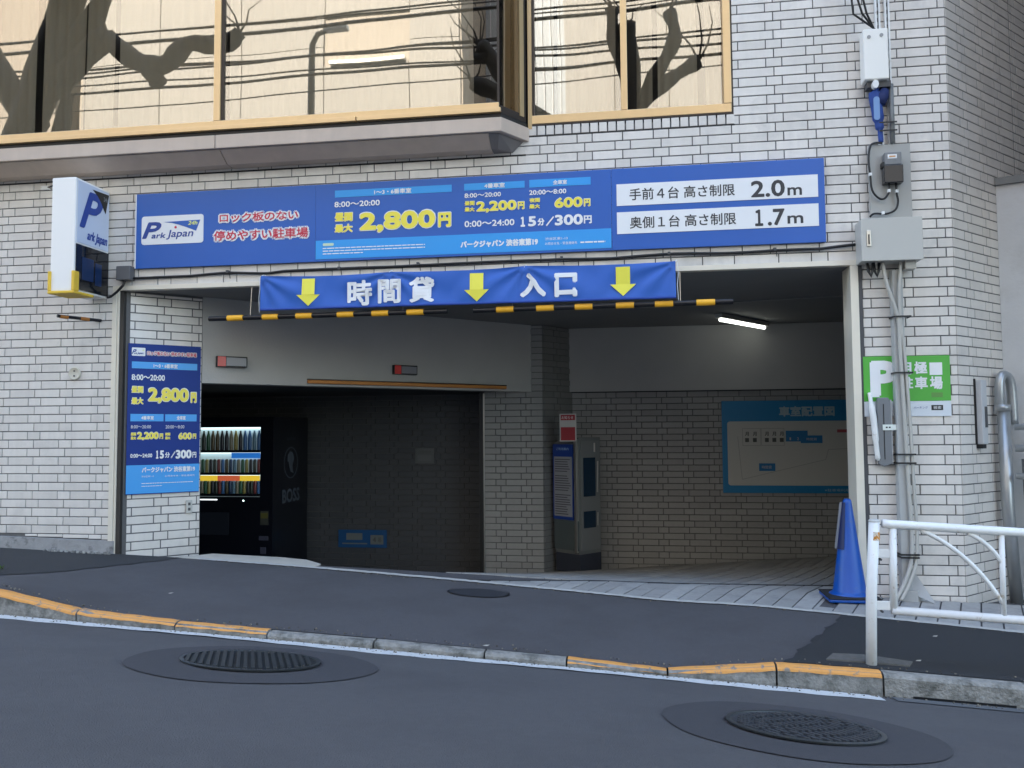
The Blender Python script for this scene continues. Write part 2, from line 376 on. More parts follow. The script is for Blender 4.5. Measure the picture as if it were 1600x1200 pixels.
put_pavers(1.9, 6.5, lambda x: 1.262, lambda x: 2.3)
put_pavers(1.7, 6.9, lambda x: 2.312, lambda x: 3.37)
mb = MB(); mb.tube([(x, track(x), zfloor(x, track(x))+.006) for x in rng(2.62, 5.50, .1)], .009, 6); mb.build('door_track', black_m, floor)
mb = MB(); us = rng(.42, 8, .04)
random.seed(5); jit = [random.uniform(-.007, .007) for _ in range(400)]
mb.grid(lambda x, t: (x, ap(x)+(-.028+.045*t if t < 1 else .012)+(jit[int(x*31) % 400] if t in (0, 1) else 0), zwalk(x, ap(x))+(.0065 if t == 0 else .012)), us, [0, .5, 1])
mb.build('mortar_edge', mortar_m, floor)
mb = MB(); mb.prism([(.22, -.0), (.45, -.018), (.9, -.045), (1.33, -.075), (1.40, .0), (1.385, .08), (1.2, .25), (.95, .31), (.35, .30)], lambda x, y: z0(x)-.30, lambda x, y: z0(x)+.004-.02*max(y, 0))
tag(mb.build('concrete_pad', mat('pad_concrete', (.50, .47, .40), .8, var=.06, vs=10, bump=.2, bs=60)), kind='structure')
# opposite side ground
tag(MB().grid(lambda x, y: (x, y, zroad(x, -9)+.12), xs, rng(-17, -9, 4)).build('far_pavement', mat('far_paving', (.30, .28, .25), .8, var=.08, vs=3)), kind='structure')
# ------------------------------------------------------------------ the building
bld = thing('parking_building', 'white tiled building with a drive-in garage entrance under a bay window', 'building')
facade = MB()
Y1 = .25; yb = .007; HB = 27.0
facade.box(-9, -.325, yb, Y1, -.8, 2.40); facade.box(-9, 6.112, yb, Y1, 2.40, 3.50)
facade.box(5.483, 6.112, yb, Y1, -.8, 2.40); facade.box(4.62, 6.112, yb, Y1, 3.50, 5.3)
facade.box(-9, 6.112, yb, Y1, 5.3, HB); facade.box(-30, 6.6, Y1, 9, 5.3, HB); facade.box(-30, -9, yb, Y1, -.8, HB)  # unseen upper mass, height chosen so its shadow covers the street
facade.build('facade_wall', grout_m, bld)
TILES = []   # (origin, angle, u0, u1, z0, z1, material)
A_ = .2297; PER = 2.5*A_
def row_edges(r, u_lo, u_hi, shift_at=None, phase=0.):
    off = (-.5*PER if r % 2 else 0)+phase; k = math.floor((u_lo-off)/PER)-1; E = []
    while off+k*PER < u_hi+PER:
        b = off+k*PER
        for e in (0, .5*A_, 1.5*A_): E.append(b+e)
        k += 1
    if shift_at is not None:
        E = [e for e in E if e <= shift_at]+[e-.0295 for e in E if e-.0295 > shift_at+.05]
    return [e for e in E if u_lo < e < u_hi]
def subtract(rects, h):
    out = []
    for a, b, c, d in rects:
        if b <= h[0] or a >= h[1] or d <= h[2] or c >= h[3]: out.append((a, b, c, d)); continue
        if a < h[0]: out.append((a, h[0], c, d))
        if b > h[1]: out.append((h[1], b, c, d))
        m0, m1 = max(a, h[0]), min(b, h[1])
        if c < h[2]: out.append((m0, m1, c, h[2]))
        if d > h[3]: out.append((m0, m1, h[3], d))
    return [q for q in out if q[1]-q[0] > .012 and q[3]-q[2] > .012]
def tiles_on(org, ang, u0_, u1_, zlo, zhi, holes=(), m=None, shift_at=None, phase=0., G=.0076, zcut=None, rmod=0):
    r = math.floor((3.3-zhi)/.07)-1
    while 3.3-.07*r > zlo:
        zt = 3.3-.07*r; zb_ = zt-.07
        E = [u0_]+row_edges(r+rmod, u0_+.02, u1_-.02, shift_at, phase)+[u1_]
        for a, b in zip(E, E[1:]):
            ga = G/2 if a > u0_ else .001; gb = G/2 if b < u1_ else .001
            lo = zlo if zcut is None else zcut((a+b)/2)
            q = [(a+ga, b-gb, max(zb_+G/2, lo), min(zt-G/2, zhi))]
            if q[0][3]-q[0][2] < .012: continue
            for h in holes: q = subtract(q, h)
            for t in q: TILES.append((org, ang, *t, m))
        r += 1
holes = [(-.394, 5.483, -9, 2.393), (-9, 2.97, 3.50, 9), (2.97, 4.612, 3.44, 9), (-9, 3.05, 3.293, 3.307)]
MB().box(-9, 3.05, .0015, .0065, 3.294, 3.306).box(3.06, 4.62, .0015, .0065, 3.436, 3.447).build('sealant_joint', black_m, bld)
zc = lambda x: (.335-.028*(x+.9) if x < 0 else max(z0(x)-.03, -.9))
tiles_on((0, 0, 0), 0, -2.4, 6.104, -.4, 5.0, holes, tile_m, shift_at=4.66, zcut=zc)
NF = len(TILES)
# soldier course under the side window
x = 3.075
while x < 4.58:
    TILES.append(((0, 0, 0), 0, x, x+.057, 3.450, 3.521, tile_m)); x += .0675
# chamfered corner on the right
ch = MB(); ch.prism([(6.114, .009), (7.6, 1.495), (7.3, 1.8), (5.95, .252)], -.8, HB); ch.build('corner_wall', grout_m, bld)
tiles_on((6.108, .0, 0), radians(45), .003, 1.04, -.5, 5.0, [], tile_m, phase=.17, zcut=lambda u: -.6)
tiles_on((6.108, .0, 0), radians(45), 1.05, 1.6, -.5, 5.0, [], tile_m, phase=.17)
# left jamb at 45 degrees
jm = MB(); jm.prism([(-.318, .012), (.138, .468), (.04, .566), (-.45, .252)], -.8, 2.36); jm.build('jamb_wall', grout_m, bld)
tiles_on((-.323, .005, 0), radians(45), .07, .652, -.2, 2.345, [], tile_m, phase=.28, zcut=lambda u: z0(0)-.06)
# garage interior
gw = MB()
gw.box(-3, 7.2, 3.41, 3.6, -1.2, 5.3); gw.box(-3.2, -3, .25, 3.6, -1.2, 5.3)
gw.prism([(5.6, .252), (5.95, .252), (7.3, 3.41), (6.75, 3.41)], -.8, 2.36)
gw.build('garage_wall', grout_m, bld)
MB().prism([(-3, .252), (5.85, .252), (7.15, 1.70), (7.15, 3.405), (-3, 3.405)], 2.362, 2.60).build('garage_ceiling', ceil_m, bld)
MB().box(-.32, 5.48, .05, .25, 2.361, 2.3985).build('lintel_soffit', ceil_m, bld)
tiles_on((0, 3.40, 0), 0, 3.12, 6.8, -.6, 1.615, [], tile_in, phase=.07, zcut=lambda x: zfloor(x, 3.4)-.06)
tiles_on((0, 3.40, 0), 0, -2.6, 2.16, -1., 1.60, [], tile_bay_shaded, phase=.07)
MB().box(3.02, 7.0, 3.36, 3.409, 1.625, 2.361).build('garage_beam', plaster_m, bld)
MB().box(2.9, 7.0, 3.385, 3.4085, 1.612, 1.625).build('beam_joint', black_m, bld)
# diagonal beam over the lower bay
da = Vector((.142, .466)); db = Vector((2.735, 2.985)); dd = (db-da).normalized(); dn = Vector((-dd.y, dd.x))
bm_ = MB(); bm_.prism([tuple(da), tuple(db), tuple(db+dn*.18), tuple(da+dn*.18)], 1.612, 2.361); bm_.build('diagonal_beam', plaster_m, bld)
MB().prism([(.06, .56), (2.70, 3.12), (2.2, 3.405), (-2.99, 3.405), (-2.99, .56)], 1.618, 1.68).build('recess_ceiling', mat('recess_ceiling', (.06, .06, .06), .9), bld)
# pillar
pl = MB(); pl.prism([(2.165, 2.957), (2.825, 2.957), (3.125, 3.409), (2.165, 3.409)], -.8, 2.36); pl.build('garage_pillar', grout_m, bld)
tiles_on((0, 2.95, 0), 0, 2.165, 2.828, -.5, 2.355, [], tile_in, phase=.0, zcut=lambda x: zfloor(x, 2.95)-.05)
pa = math.atan2(.452, .30); tiles_on((2.832, 2.952, 0), pa, .004, .535, -.5, 2.355, [], tile_side_shaded, phase=.2)
MB().box(2.12, 2.16, 2.90, 2.95, -.6, 1.612).build('shutter_rail', black_m, bld)
MB().box(2.1605, 2.172, 2.925, 2.948, -.6, 1.60).build('corner_trim', steel_m, bld)
# opening frame (stainless)
MB().box(-.392, -.352, -.014, .05, z0(-.3)-.03, 2.352).box(-.350, -.332, -.006, .05, z0(-.3)-.03, 2.352).build('opening_frame', mat('cream_frame', (.80, .74, .62), .35, metal=.1, var=.04, vs=6), bld, bevel=.003)
MB().box(-.331, -.296, .000, .045, z0(-.3)-.03, 2.352).build('guide_channel', mat('frame_shadow_metal', (.06, .055, .05), .5, metal=.3), bld)
wframe = mat('cream_frame', (.80, .74, .62), .35, metal=.1, var=.04, vs=6)
MB().box(5.40, 5.455, -.012, .22, z0(5.4)-.01, 2.352).build('opening_frame', wframe, bld, bevel=.003)
MB().box(5.456, 5.482, -.006, .05, z0(5.4)-.01, 2.352).build('frame_edge', dgrey_m, bld)
MB().box(-.392, 5.482, -.012, .05, 2.353, 2.392).build('opening_frame', wframe, bld, bevel=.003)
# bay window
gl_bay = glass('bay_glass', .27, (.98, .94, .87), (.95, .92, .86)); 
gl_dark = glass('side_glass', .30, (.8, .75, .68), (.3, .28, .26))
bay = bpy.data.objects.new('bay_window', None); COL.objects.link(bay); bay.parent = bld
def seg_prism(x0, x1, y, z0_, z1_, dep):   # front strip with 56 degree return
    return [(x0, y), (x1, y), (x1+.178*(-y)/.27, 0.0), (x0, 0.0)]
MB().prism([(-5, -.27), (.628, -.27), (.628, 0), (-5, 0)], 3.402, 3.508).build('fascia', fascia_m, bay, bevel=.004)
MB().prism([(.634, -.27), (2.902, -.27), (3.078, -.002), (.634, 0)], 3.402, 3.508).build('fascia', fascia_m, bay, bevel=.004)
for a_, b_ in ((-5, .655), (.662, 2.80)):
    MB().raw([(a_, -.245, 3.398), (b_, -.245, 3.398), (b_, -.12, 3.318), (a_, -.12, 3.318), (a_, -.02, 3.398), (b_, -.02, 3.398), (b_, -.02, 3.318), (a_, -.02, 3.318)],
             [(0, 1, 2, 3)[::-1], (3, 2, 6, 7)[::-1], (0, 4, 5, 1)[::-1], (0, 3, 7, 4)[::-1], (1, 5, 6, 2)[::-1], (4, 7, 6, 5)[::-1]]).build('underside', fascia_m, bay)
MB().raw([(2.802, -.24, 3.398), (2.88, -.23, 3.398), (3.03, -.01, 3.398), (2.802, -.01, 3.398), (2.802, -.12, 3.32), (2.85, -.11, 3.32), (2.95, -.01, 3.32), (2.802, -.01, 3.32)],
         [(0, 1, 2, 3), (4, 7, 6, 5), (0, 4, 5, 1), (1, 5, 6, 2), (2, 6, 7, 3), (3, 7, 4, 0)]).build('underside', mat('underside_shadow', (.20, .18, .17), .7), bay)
MB().prism([(-5, -.255), (2.90, -.255), (3.06, -.012), (-5, -.012)], 3.509, 3.542).build('shadow_gap', black_m, bay)
MB().prism([(-5, -.285), (1.78, -.285), (1.78, -.20), (-5, -.20)], 3.543, 3.578).prism([(1.79, -.285), (2.90, -.285), (2.90, -.20), (1.79, -.20)], 3.543, 3.578).build('sill_rail', gold_m, bay, bevel=.003)
MB().prism([(-5, -.268), (2.885, -.268), (2.885, -.20), (-5, -.20)], 3.579, 3.622).build('frame', gold_m, bay, bevel=.003)
MB().box(.612, .668, -.268, -.20, 3.623, 5.2).build('mullion', gold_m, bay, bevel=.003)
MB().box(.669, .690, -.255, -.20, 3.623, 5.2).build('mullion', bronze_m, bay)
for a_, b_ in ((-5, .611), (.691, 2.872)):
    MB().box(a_, b_, -.240, -.236, 3.623, 5.2).build('pane', gl_bay, bay)
MB().box(2.873, 2.890, -.262, -.225, 3.623, 5.2).build('corner_post', bronze_m, bay)
q0 = Vector((2.892, -.262)); q1 = Vector((3.06, -.01)); qd = (q1-q0).normalized(); qn = Vector((qd.y, -qd.x))
def slab(s0, s1, o0, o1, z0_, z1_, name, m, par):
    P = [q0+qd*s0+qn*o0, q0+qd*s1+qn*o0, q0+qd*s1+qn*o1, q0+qd*s0+qn*o1]
    return MB().prism([tuple(p) for p in P], z0_, z1_).build(name, m, par)
slab(.0, .165, -.004, -.001, 3.60, 5.2, 'pane', gl_dark, bay)
slab(.0, .26, -.03, .004, 3.543, 3.60, 'frame', bronze_m, bay)
slab(.168, .20, -.02, .005, 3.60, 5.2, 'stile', mat('bronze_gold', (.26, .16, .07), .4, metal=.5), bay)
slab(.215, .262, -.02, .010, 3.58, 5.2, 'stile', mat('pale_gold', (.50, .36, .19), .4, metal=.3), bay)
slab(.262, .30, -.03, -.004, 3.55, 5.2, 'stile', bronze_m, bay)
MB().box(-5, 3.0, -.262, .0, 5.2, 5.35).build('head', fascia_m, bay)
# curtains behind the glass
curt_m = mat('curtain_cloth', (.43, .41, .365), .9, var=.04, vs=30, stretch=(6, 1, .2))
curt_d = mat('curtain_lining', (.34, .32, .28), .9, var=.05, vs=30, stretch=(6, 1, .2))
def curtain(x0_, x1_, y, m, par, amp=.018, wl_=.09, z0_=3.56, z1_=5.2, ph=0):
    return MB().grid(lambda x, z: (x+.006*sin(z*2+x*3), y+amp*sin(2*pi*x/wl_+ph+.4*sin(x*5))+.004*sin(z*3), z), rng(x0_, x1_, .012), rng(z0_, z1_, .4)).build('curtain', m, par, smooth=True)
cv = [(-5, -1.62), (-1.60, -1.17), (-1.10, -.72), (-.69, -.44), (-.40, .56), (.60, 2.64)]
for i, (a_, b_) in enumerate(cv): curtain(a_, b_, .02, curt_m, bay, ph=i, amp=.012 if i < 4 else .006)
tag(MB().box(-5, 3, .32, .34, 3.5, 5.2).build('room_shade', black_m, bay))
# side window
sw = bpy.data.objects.new('side_window', None); COL.objects.link(sw); sw.parent = bld
MB().box(3.075, 4.598, .0, .08, 3.54, 3.606).build('frame', gold_m, sw, bevel=.003)
MB().box(3.070, 3.100, -.004, .08, 3.50, 5.2).build('stile', mat('pale_gold', (.5, .36, .19)), sw)
MB().box(3.101, 3.118, .02, .08, 3.607, 5.2).build('stile', bronze_m, sw)
MB().box(3.783, 3.832, -.002, .08, 3.607, 5.2).build('mullion', gold_m, sw, bevel=.003)
MB().box(4.545, 4.600, -.002, .08, 3.607, 5.2).build('stile', gold_m, sw, bevel=.003)
MB().box(4.601, 4.618, .006, .10, 3.52, 5.2).build('stile', bronze_m, sw)
MB().box(3.1, 4.6, .003, .09, 3.526, 3.539).build('sill', bronze_m, sw)
MB().box(3.119, 3.782, .046, .049, 3.607, 5.2).build('pane', gl_bay, sw)
MB().box(3.833, 4.544, .046, .049, 3.607, 5.2).build('pane', gl_bay, sw)
for i, (a_, b_) in enumerate([(3.12, 3.26), (3.29, 3.74), (3.90, 4.02), (4.06, 4.36), (4.42, 4.54)]): curtain(a_, b_, .16, curt_d if i in (0, 2) else curt_m, sw, ph=i*2, amp=.010, wl_=.07)
MB().box(2.98, 4.7, .40, .42, 3.5, 5.2).build('room_shade', black_m, sw)
MB().prism([(-9, .26), (5.85, .26), (7.1, 1.70), (7.1, 5), (-9, 5)], 3.35, 3.48).build('upper_floor', ceil_m, bld)
# left plinth
pln = MB(); pln.prism([(-9, -.055), (-.34, -.02), (-.34, .006), (-9, .006)], lambda x, y: -.5, lambda x, y: .325-.028*(x+.9)); pln.build('plinth', mat('plinth_mortar', (.33, .33, .33), .9, var=.15, vs=18, bump=.6, bs=60, dirt=(.12, .12, .12), ds=10, dlo=.55, dhi=.7), bld)
rb = MB(); random.seed(3)
for i in range(60):
    x = random.uniform(-.95, -.33); y = random.uniform(-.10, -.03); s = random.uniform(.006, .022); z = zwalk(x, y)+.004
    rb.raw([(x+s*random.uniform(.5, 1)*cos(t+.3*i), y+s*.6*sin(t+.3*i), z+(s*.9 if k else -.01)) for k in (0, 1) for t in (0, 1.57, 3.14, 4.7)], [(0, 1, 5, 4), (1, 2, 6, 5), (2, 3, 7, 6), (3, 0, 4, 7), (4, 5, 6, 7)])
tag(rb.build('mortar_rubble', mat('rubble', (.30, .30, .29), .9, var=.3, vs=60, island=.4)), 'broken mortar crumbs at the foot of the tiled wall on the left', 'rubble', kind='stuff')
# ---- emit tiles: nearest 300 seen as single pieces, the rest as one part
def proj(p):
    v = Vector(p)-CAM; z = v.dot(fw); return 800+1295.2*v.dot(rr)/z, 600-1295.2*v.dot(uu)/z
cand = []
for i, (org, ang, a, b, c, d, m) in enumerate(TILES):
    if ang != 0 or org[1] != 0: continue
    px, py = proj(((a+b)/2, 0, (c+d)/2))
    if not (0 < px < 1600 and 0 < py < 1200): continue
    if -.2 < (a+b)/2 < 5.25 and 2.52 < (c+d)/2 < 3.15: continue
    p0 = proj((a, 0, c)); p1 = proj((b, 0, d)); cand.append((-(abs(p1[0]-p0[0])*abs(p1[1]-p0[1])), i))
cand.sort(); single = set(i for _, i in cand[:300])
TM = {}
stuff = MB(); stuff_m = {}
for i, (org, ang, a, b, c, d, m) in enumerate(TILES):
    dep = random.uniform(-.0008, .0008)
    if i in single:
        wq = round(b-a, 3); hq = round(d-c, 3)
        if (wq, hq) not in TM:
            me = MB().cbox(-wq/2, wq/2, 0, .0095, -hq/2, hq/2, .0018).mesh('tile'); me.materials.append(tile_m); TM[(wq, hq)] = me
        o = bpy.data.objects.new('tile', TM[(wq, hq)]); COL.objects.link(o); o.parent = bld
        o.location = ((a+b)/2, dep, (c+d)/2); o.rotation_euler = (random.uniform(-.006, .006), 0, random.uniform(-.004, .004))
    else:
        mb = stuff_m.setdefault(m.name, (MB(), m))[0]; k = len(mb.v)
        mb.cbox(a, b, dep, .0095, c, d, .0018)
        ca, sa = cos(ang), sin(ang)
        for j in range(k, len(mb.v)):
            x, y, z = mb.v[j]; mb.v[j] = (org[0]+x*ca-y*sa, org[1]+x*sa+y*ca, z)
# one part, three materials
allm = MB(); mi = []; ml = []
for nme, (mb, m) in stuff_m.items():
    allm.raw(mb.v, mb.f); mi += [len(ml)]*len(mb.f); ml.append(m)
me = allm.mesh('tile_field')
for m in ml: me.materials.append(m)
me.polygons.foreach_set('material_index', mi)
o = bpy.data.objects.new('tile_field', me); COL.objects.link(o); o.parent = bld; o['kind'] = 'stuff'
# ------------------------------------------------------------------ neighbour on the right
nb = thing('neighbour_building', 'pale rendered low wall of the neighbouring building at the right edge', 'building')
MB().box(7.25, 20, -1.5, 10, 3.08, 24).box(8.4, 20, -1.3, 10, -.8, 3.08).build('shading_block', mat('shading_block_dark', (.12, .115, .11), .8, var=.04, vs=2), nb)  # unseen dark block added to keep light off the angled corner
MB().prism([(6.60, .49), (9.6, -.67), (9.9, .2), (7.4, 1.25)], -.8, 3.02).build('wall', mat('pale_render', (.58, .58, .575), .85, var=.05, vs=4, bump=.15, bs=50, dirt=(.42, .41, .39), ds=1.6, dlo=.5, dhi=.8), nb)
MB().prism([(6.585, .470), (9.6, -.70), (9.9, .2), (7.4, 1.25)], 3.021, 3.075).build('coping', mat('coping', (.20, .20, .19), .8, var=.1, vs=10), nb)
# ------------------------------------------------------------------ main price board
S = thing('price_board', 'long blue parking price board above the garage entrance', 'sign', (-.19, -.032, 2.526))
def loc(parent, ox, oz):
    def t(body, a, b, zc_, h, m, **k): return text(parent, body, a-ox, b-ox, zc_-oz, h, m, **k)
    def r(a, b, zc_, h, m, name='colour_band', y=-.0025, rad=0, yt=.0015):
        P = rrect(a-ox, b-ox, zc_-h/2-oz, zc_+h/2-oz, rad) if rad else [(a-ox, zc_-h/2-oz), (b-ox, zc_-h/2-oz), (b-ox, zc_+h/2-oz), (a-ox, zc_+h/2-oz)]
        return MB().yprism(P, y, y+yt).build(name, m, parent)
    return t, r
T, R_ = loc(S, -.19, 2.526)
for a, b in ((-.19, 1.366), (1.3675, 3.70), (3.7015, 5.237)):
    MB().box(a+.19, b+.19, 0, .025, 0, .618).build('panel', blue_m, S, bevel=.0015)
R_(-.188, -.178, 2.835, .615, white_m, 'edge_strip', y=-.0012)
def prices(T, R_, items, bs=1.0):
    for it in items:
        b, a0, a1, zc_, h, k = it
        if b == 'BAR' or b == 'BAND': R_(a0, a1, zc_, h, cyan_m); continue
        if b == 'LINE':
            x = a0
            while x < a1: ww = random.uniform(.02, .06)*bs; R_(x, min(x+ww, a1), zc_, h*.45, white_m, 'small_print', y=-.0045, yt=.001); x += ww+.006*bs
            continue
        bold = 0
        if k == 'y' or k == 'w':
            bold = h*.06 if h > .05 else (h*.04 if h > .03 else 0)
        if k == 'rw':
            T(b, a0-h*.04, a1+h*.04, zc_, h*1.06, white_m, y=-.0040, bold=h*.17, name='lettering'); T(b, a0+h*.10, a1-h*.10, zc_, h*.80, red_m, y=-.0058, bold=h*.025); continue
        if k == 'y':
            T(b, a0, a1, zc_, h, white_m, y=-.0040, bold=h*.075); T(b, a0+h*.04, a1-h*.04, zc_, h*.91, yellow_m, y=-.0058, bold=h*.055); continue
        T(b, a0, a1, zc_, h, PM[k], y=-.0045, bold=bold)
random.seed(8)
R_(1.370, 3.697, 2.618, .148, cyan_m)
prices(T, R_, [('ロック板のない', 0.545, 1.232, 2.910, 0.092, 'rw'), ('停めやすい駐車場', 0.497, 1.318, 2.766, 0.102, 'rw'), ('BAR', 1.527, 2.473, 3.060, 0.056, 'cy'), ('1〜3・6番車室', 1.850, 2.151, 3.059, 0.041, 'w'),
('8:00〜20:00', 1.524, 1.897, 2.975, 0.046, 'w'), ('昼間', 1.525, 1.678, 2.873, 0.077, 'y'), ('最大', 1.525, 1.678, 2.783, 0.072, 'y'), ('2,800', 1.725, 2.350, 2.819, 0.177, 'y'), ('円', 2.361, 2.472, 2.815, 0.126, 'y'),
('BAR', 2.571, 3.043, 3.062, 0.053, 'cy'), ('4番車室', 2.730, 2.890, 3.064, 0.038, 'w'), ('BAR', 3.079, 3.547, 3.063, 0.059, 'cy'), ('全車室', 3.261, 3.368, 3.063, 0.035, 'w'),
('8:00〜20:00', 2.574, 2.860, 2.994, 0.036, 'w'), ('20:00〜8:00', 3.078, 3.362, 2.993, 0.038, 'w'), ('昼間', 2.574, 2.654, 2.934, 0.037, 'y'), ('最大', 2.574, 2.654, 2.886, 0.037, 'y'),
('2,200', 2.664, 2.983, 2.899, 0.095, 'y'), ('円', 2.988, 3.043, 2.899, 0.065, 'y'), ('夜間', 3.078, 3.161, 2.934, 0.037, 'y'), ('最大', 3.077, 3.161, 2.886, 0.037, 'y'), ('600', 3.269, 3.487, 2.904, 0.084, 'y'), ('円', 3.492, 3.545, 2.897, 0.064, 'y'),
('0:00〜24:00', 2.573, 2.963, 2.772, 0.050, 'w'), ('１', 3.010, 3.045, 2.771, 0.079, 'w'), ('5', 3.068, 3.130, 2.771, 0.079, 'w'), ('分', 3.140, 3.194, 2.764, 0.059, 'w'), ('／', 3.204, 3.267, 2.766, 0.074, 'w'), ('300', 3.272, 3.486, 2.771, 0.083, 'w'), ('円', 3.491, 3.553, 2.767, 0.064, 'w'),
('パークジャパン 渋谷東第19', 2.541, 3.143, 2.614, 0.057, 'w'), ('渋谷区東1-13', 3.198, 3.368, 2.631, 0.022, 'w'), ('お問合せ先・緊急連絡先', 3.197, 3.440, 2.594, 0.022, 'w'), ('LINE', 3.465, 3.652, 2.594, 0.024, 'w'),
('LINE', 1.43, 2.26, 2.628, .016, 'w'), ('LINE', 1.43, 2.26, 2.606, .016, 'w'), ('LINE', 1.43, 1.76, 2.584, .016, 'w')])
R_(1.43, 1.52, 2.658, .022, mat('pale_green', (.6, .75, .55), .5), 'notice_tag', y=-.005, rad=.009)
for zc_, in ((2.941,), (2.7275,)): R_(3.740, 5.190, zc_, .165, white_m, 'white_plate', y=-.004, yt=.003)
for b, a0, a1, zc_, h in [('手前４台 高さ制限', 3.835, 4.603, 2.941, .090), ('2.0', 4.718, 4.958, 2.936, .124), ('m', 4.975, 5.078, 2.907, .061), ('奥側１台 高さ制限', 3.835, 4.608, 2.726, .090), ('１', 4.742, 4.800, 2.722, .123), ('.7', 4.832, 4.952, 2.722, .123), ('m', 4.970, 5.082, 2.699, .061)]:
    T(b, a0, a1, zc_, h, dprint_m, y=-.0050, bold=.0045 if h > .1 else (.003 if h < .07 else .0015))
def logo(T, R_, par, ox, oz, a, b, zc_, h, y0=-.004):
    R_(a, b, zc_, h, white_m, 'logo_plate', y=y0, yt=.003, rad=h*.1)
    W = b-a; X = lambda f: a+W*f; Z = lambda f: zc_-h/2+h*f
    T('P', X(.06), X(.30), Z(.50), h*.58, bprint_m, y=y0-.0012, bold=h*.028, italic=.42)
    T('ark', X(.17), X(.40), Z(.31), h*.20, bprint_m, y=y0-.0012, bold=h*.008, italic=.25)
    T('Japan', X(.42), X(.84), Z(.32), h*.34, bprint_m, y=y0-.0012, bold=h*.008, italic=.25)
    P = [(X(.36), Z(.775)), (X(.50), Z(.73)), (X(.62), Z(.65)), (X(.73), Z(.56)), (X(.885), Z(.42)), (X(.95), Z(.80))]
    MB().yprism([(x-ox, z-oz) for x, z in P], y0-.0024, y0-.0010).build('swoosh', blue_m, par)
    T('24h', X(.76), X(.91), Z(.70), h*.14, mat('logo_yellow', (.75, .8, .25)), y=y0-.0030, bold=h*.008, italic=.3)
    c = (X(.555), Z(.575)); r = h*.045
    MB().yprism([(c[0]+r*cos(t)-ox, c[1]+r*sin(t)-oz) for t in rng(0, 2*pi, pi/8)[:-1]], y0-.0024, y0-.0010).build('red_dot', red_m, par)
logo(T, R_, S, -.19, 2.526, -.128, .415, 2.836, .235)
# ------------------------------------------------------------------ poster on the jamb
J = thing('price_poster', 'tall blue price poster on the angled tiled jamb left of the entrance', 'poster', (-.3202, 0, .68), radians(45))
T, R_ = loc(J, 0, .68)
MB().box(.058, .640, -.012, -.006, -.004, 1.243).build('panel', blueD_m, J)
prices(T, R_, [])
_T, _R = T, R_
def T(body, a, b, zc_, h, m, **k):
    k['y'] = k.get('y', -.004)-.0075; return _T(body, a, b, zc_, h, m, **k)
def R_(a, b, zc_, h, m, name='colour_band', y=-.0025, rad=0, yt=.0015): return _R(a, b, zc_, h, m, name, y-.0115, rad, yt)
def R2(a, b, zc_, h, m, name='colour_band', y=-.0025, rad=0, yt=.0015): return _R(a, b, zc_, h, m, name, y-.0105, rad, yt)
def T2(body, a, b, zc_, h, m, **k):
    k['y'] = k.get('y', -.004)-.0125; return _T(body, a, b, zc_, h, m, **k)
prices(T2, R2, [('BAND', 0.059, 0.639, 0.800, 0.234, 'cy'), ('ロック板のない 停めやすい駐車場', 0.201, 0.606, 1.848, 0.043, 'rw'), ('BAR', 0.087, 0.611, 1.745, 0.056, 'cy'), ('1〜3・6番車室', 0.255, 0.448, 1.744, 0.036, 'w'), ('8:00〜20:00', 0.086, 0.347, 1.643, 0.050, 'w'),
('昼間', 0.084, 0.180, 1.541, 0.061, 'y'), ('最大', 0.086, 0.182, 1.447, 0.061, 'y'), ('2,800', 0.212, 0.548, 1.494, 0.141, 'y'), ('円', 0.556, 0.611, 1.483, 0.098, 'y'), ('BAR', 0.084, 0.342, 1.309, 0.061, 'cy'), ('4番車室', 0.166, 0.264, 1.308, 0.033, 'w'),
('BAR', 0.355, 0.612, 1.308, 0.059, 'cy'), ('全車室', 0.447, 0.520, 1.308, 0.034, 'w'), ('8:00〜20:00', 0.088, 0.243, 1.233, 0.026, 'w'), ('20:00〜8:00', 0.359, 0.510, 1.232, 0.027, 'w'), ('昼間', 0.087, 0.130, 1.173, 0.029, 'y'), ('最大', 0.087, 0.130, 1.140, 0.029, 'y'),
('2,200', 0.135, 0.307, 1.156, 0.073, 'y'), ('円', 0.310, 0.342, 1.154, 0.049, 'y'), ('夜間', 0.355, 0.398, 1.171, 0.027, 'y'), ('最大', 0.356, 0.399, 1.139, 0.027, 'y'), ('600', 0.462, 0.575, 1.154, 0.061, 'y'), ('円', 0.579, 0.611, 1.152, 0.048, 'y'),
('0:00〜24:00', 0.087, 0.257, 0.995, 0.033, 'w'), ('１', 0.286, 0.306, 1.001, 0.069, 'w'), ('5', 0.316, 0.350, 1.001, 0.069, 'w'), ('分', 0.357, 0.397, 0.996, 0.047, 'w'), ('／', 0.403, 0.443, 0.997, 0.062, 'w'), ('300', 0.443, 0.574, 1.000, 0.075, 'w'), ('円', 0.580, 0.613, 0.993, 0.050, 'w'),
('パークジャパン 渋谷東第19', 0.178, 0.604, 0.876, 0.047, 'w'), ('渋谷区東1-13', 0.177, 0.272, 0.823, 0.015, 'w'), ('お問合せ先・緊急連絡先', 0.360, 0.602, 0.820, 0.015, 'w'), ('LINE', 0.178, 0.589, 0.765, 0.011, 'w'), ('LINE', 0.178, 0.340, 0.742, 0.009, 'w')], .5)
logo(T2, R2, J, 0, .68, .085, .190, 1.855, .069, y0=-.003)
# small socket on the jamb
so_ = thing('wall_socket', 'small white double socket low on the angled jamb tiles', 'socket', (-.3202, 0, .555), radians(45))
MB().box(.535, .585, -.022, -.0055, -.055, .055).build('plate', cream_m, so_, bevel=.003)
for dz in (-.022, .022): MB().box(.550, .570, -.0235, -.0222, dz-.012, dz+.012).build('outlet', dgrey_m, so_)
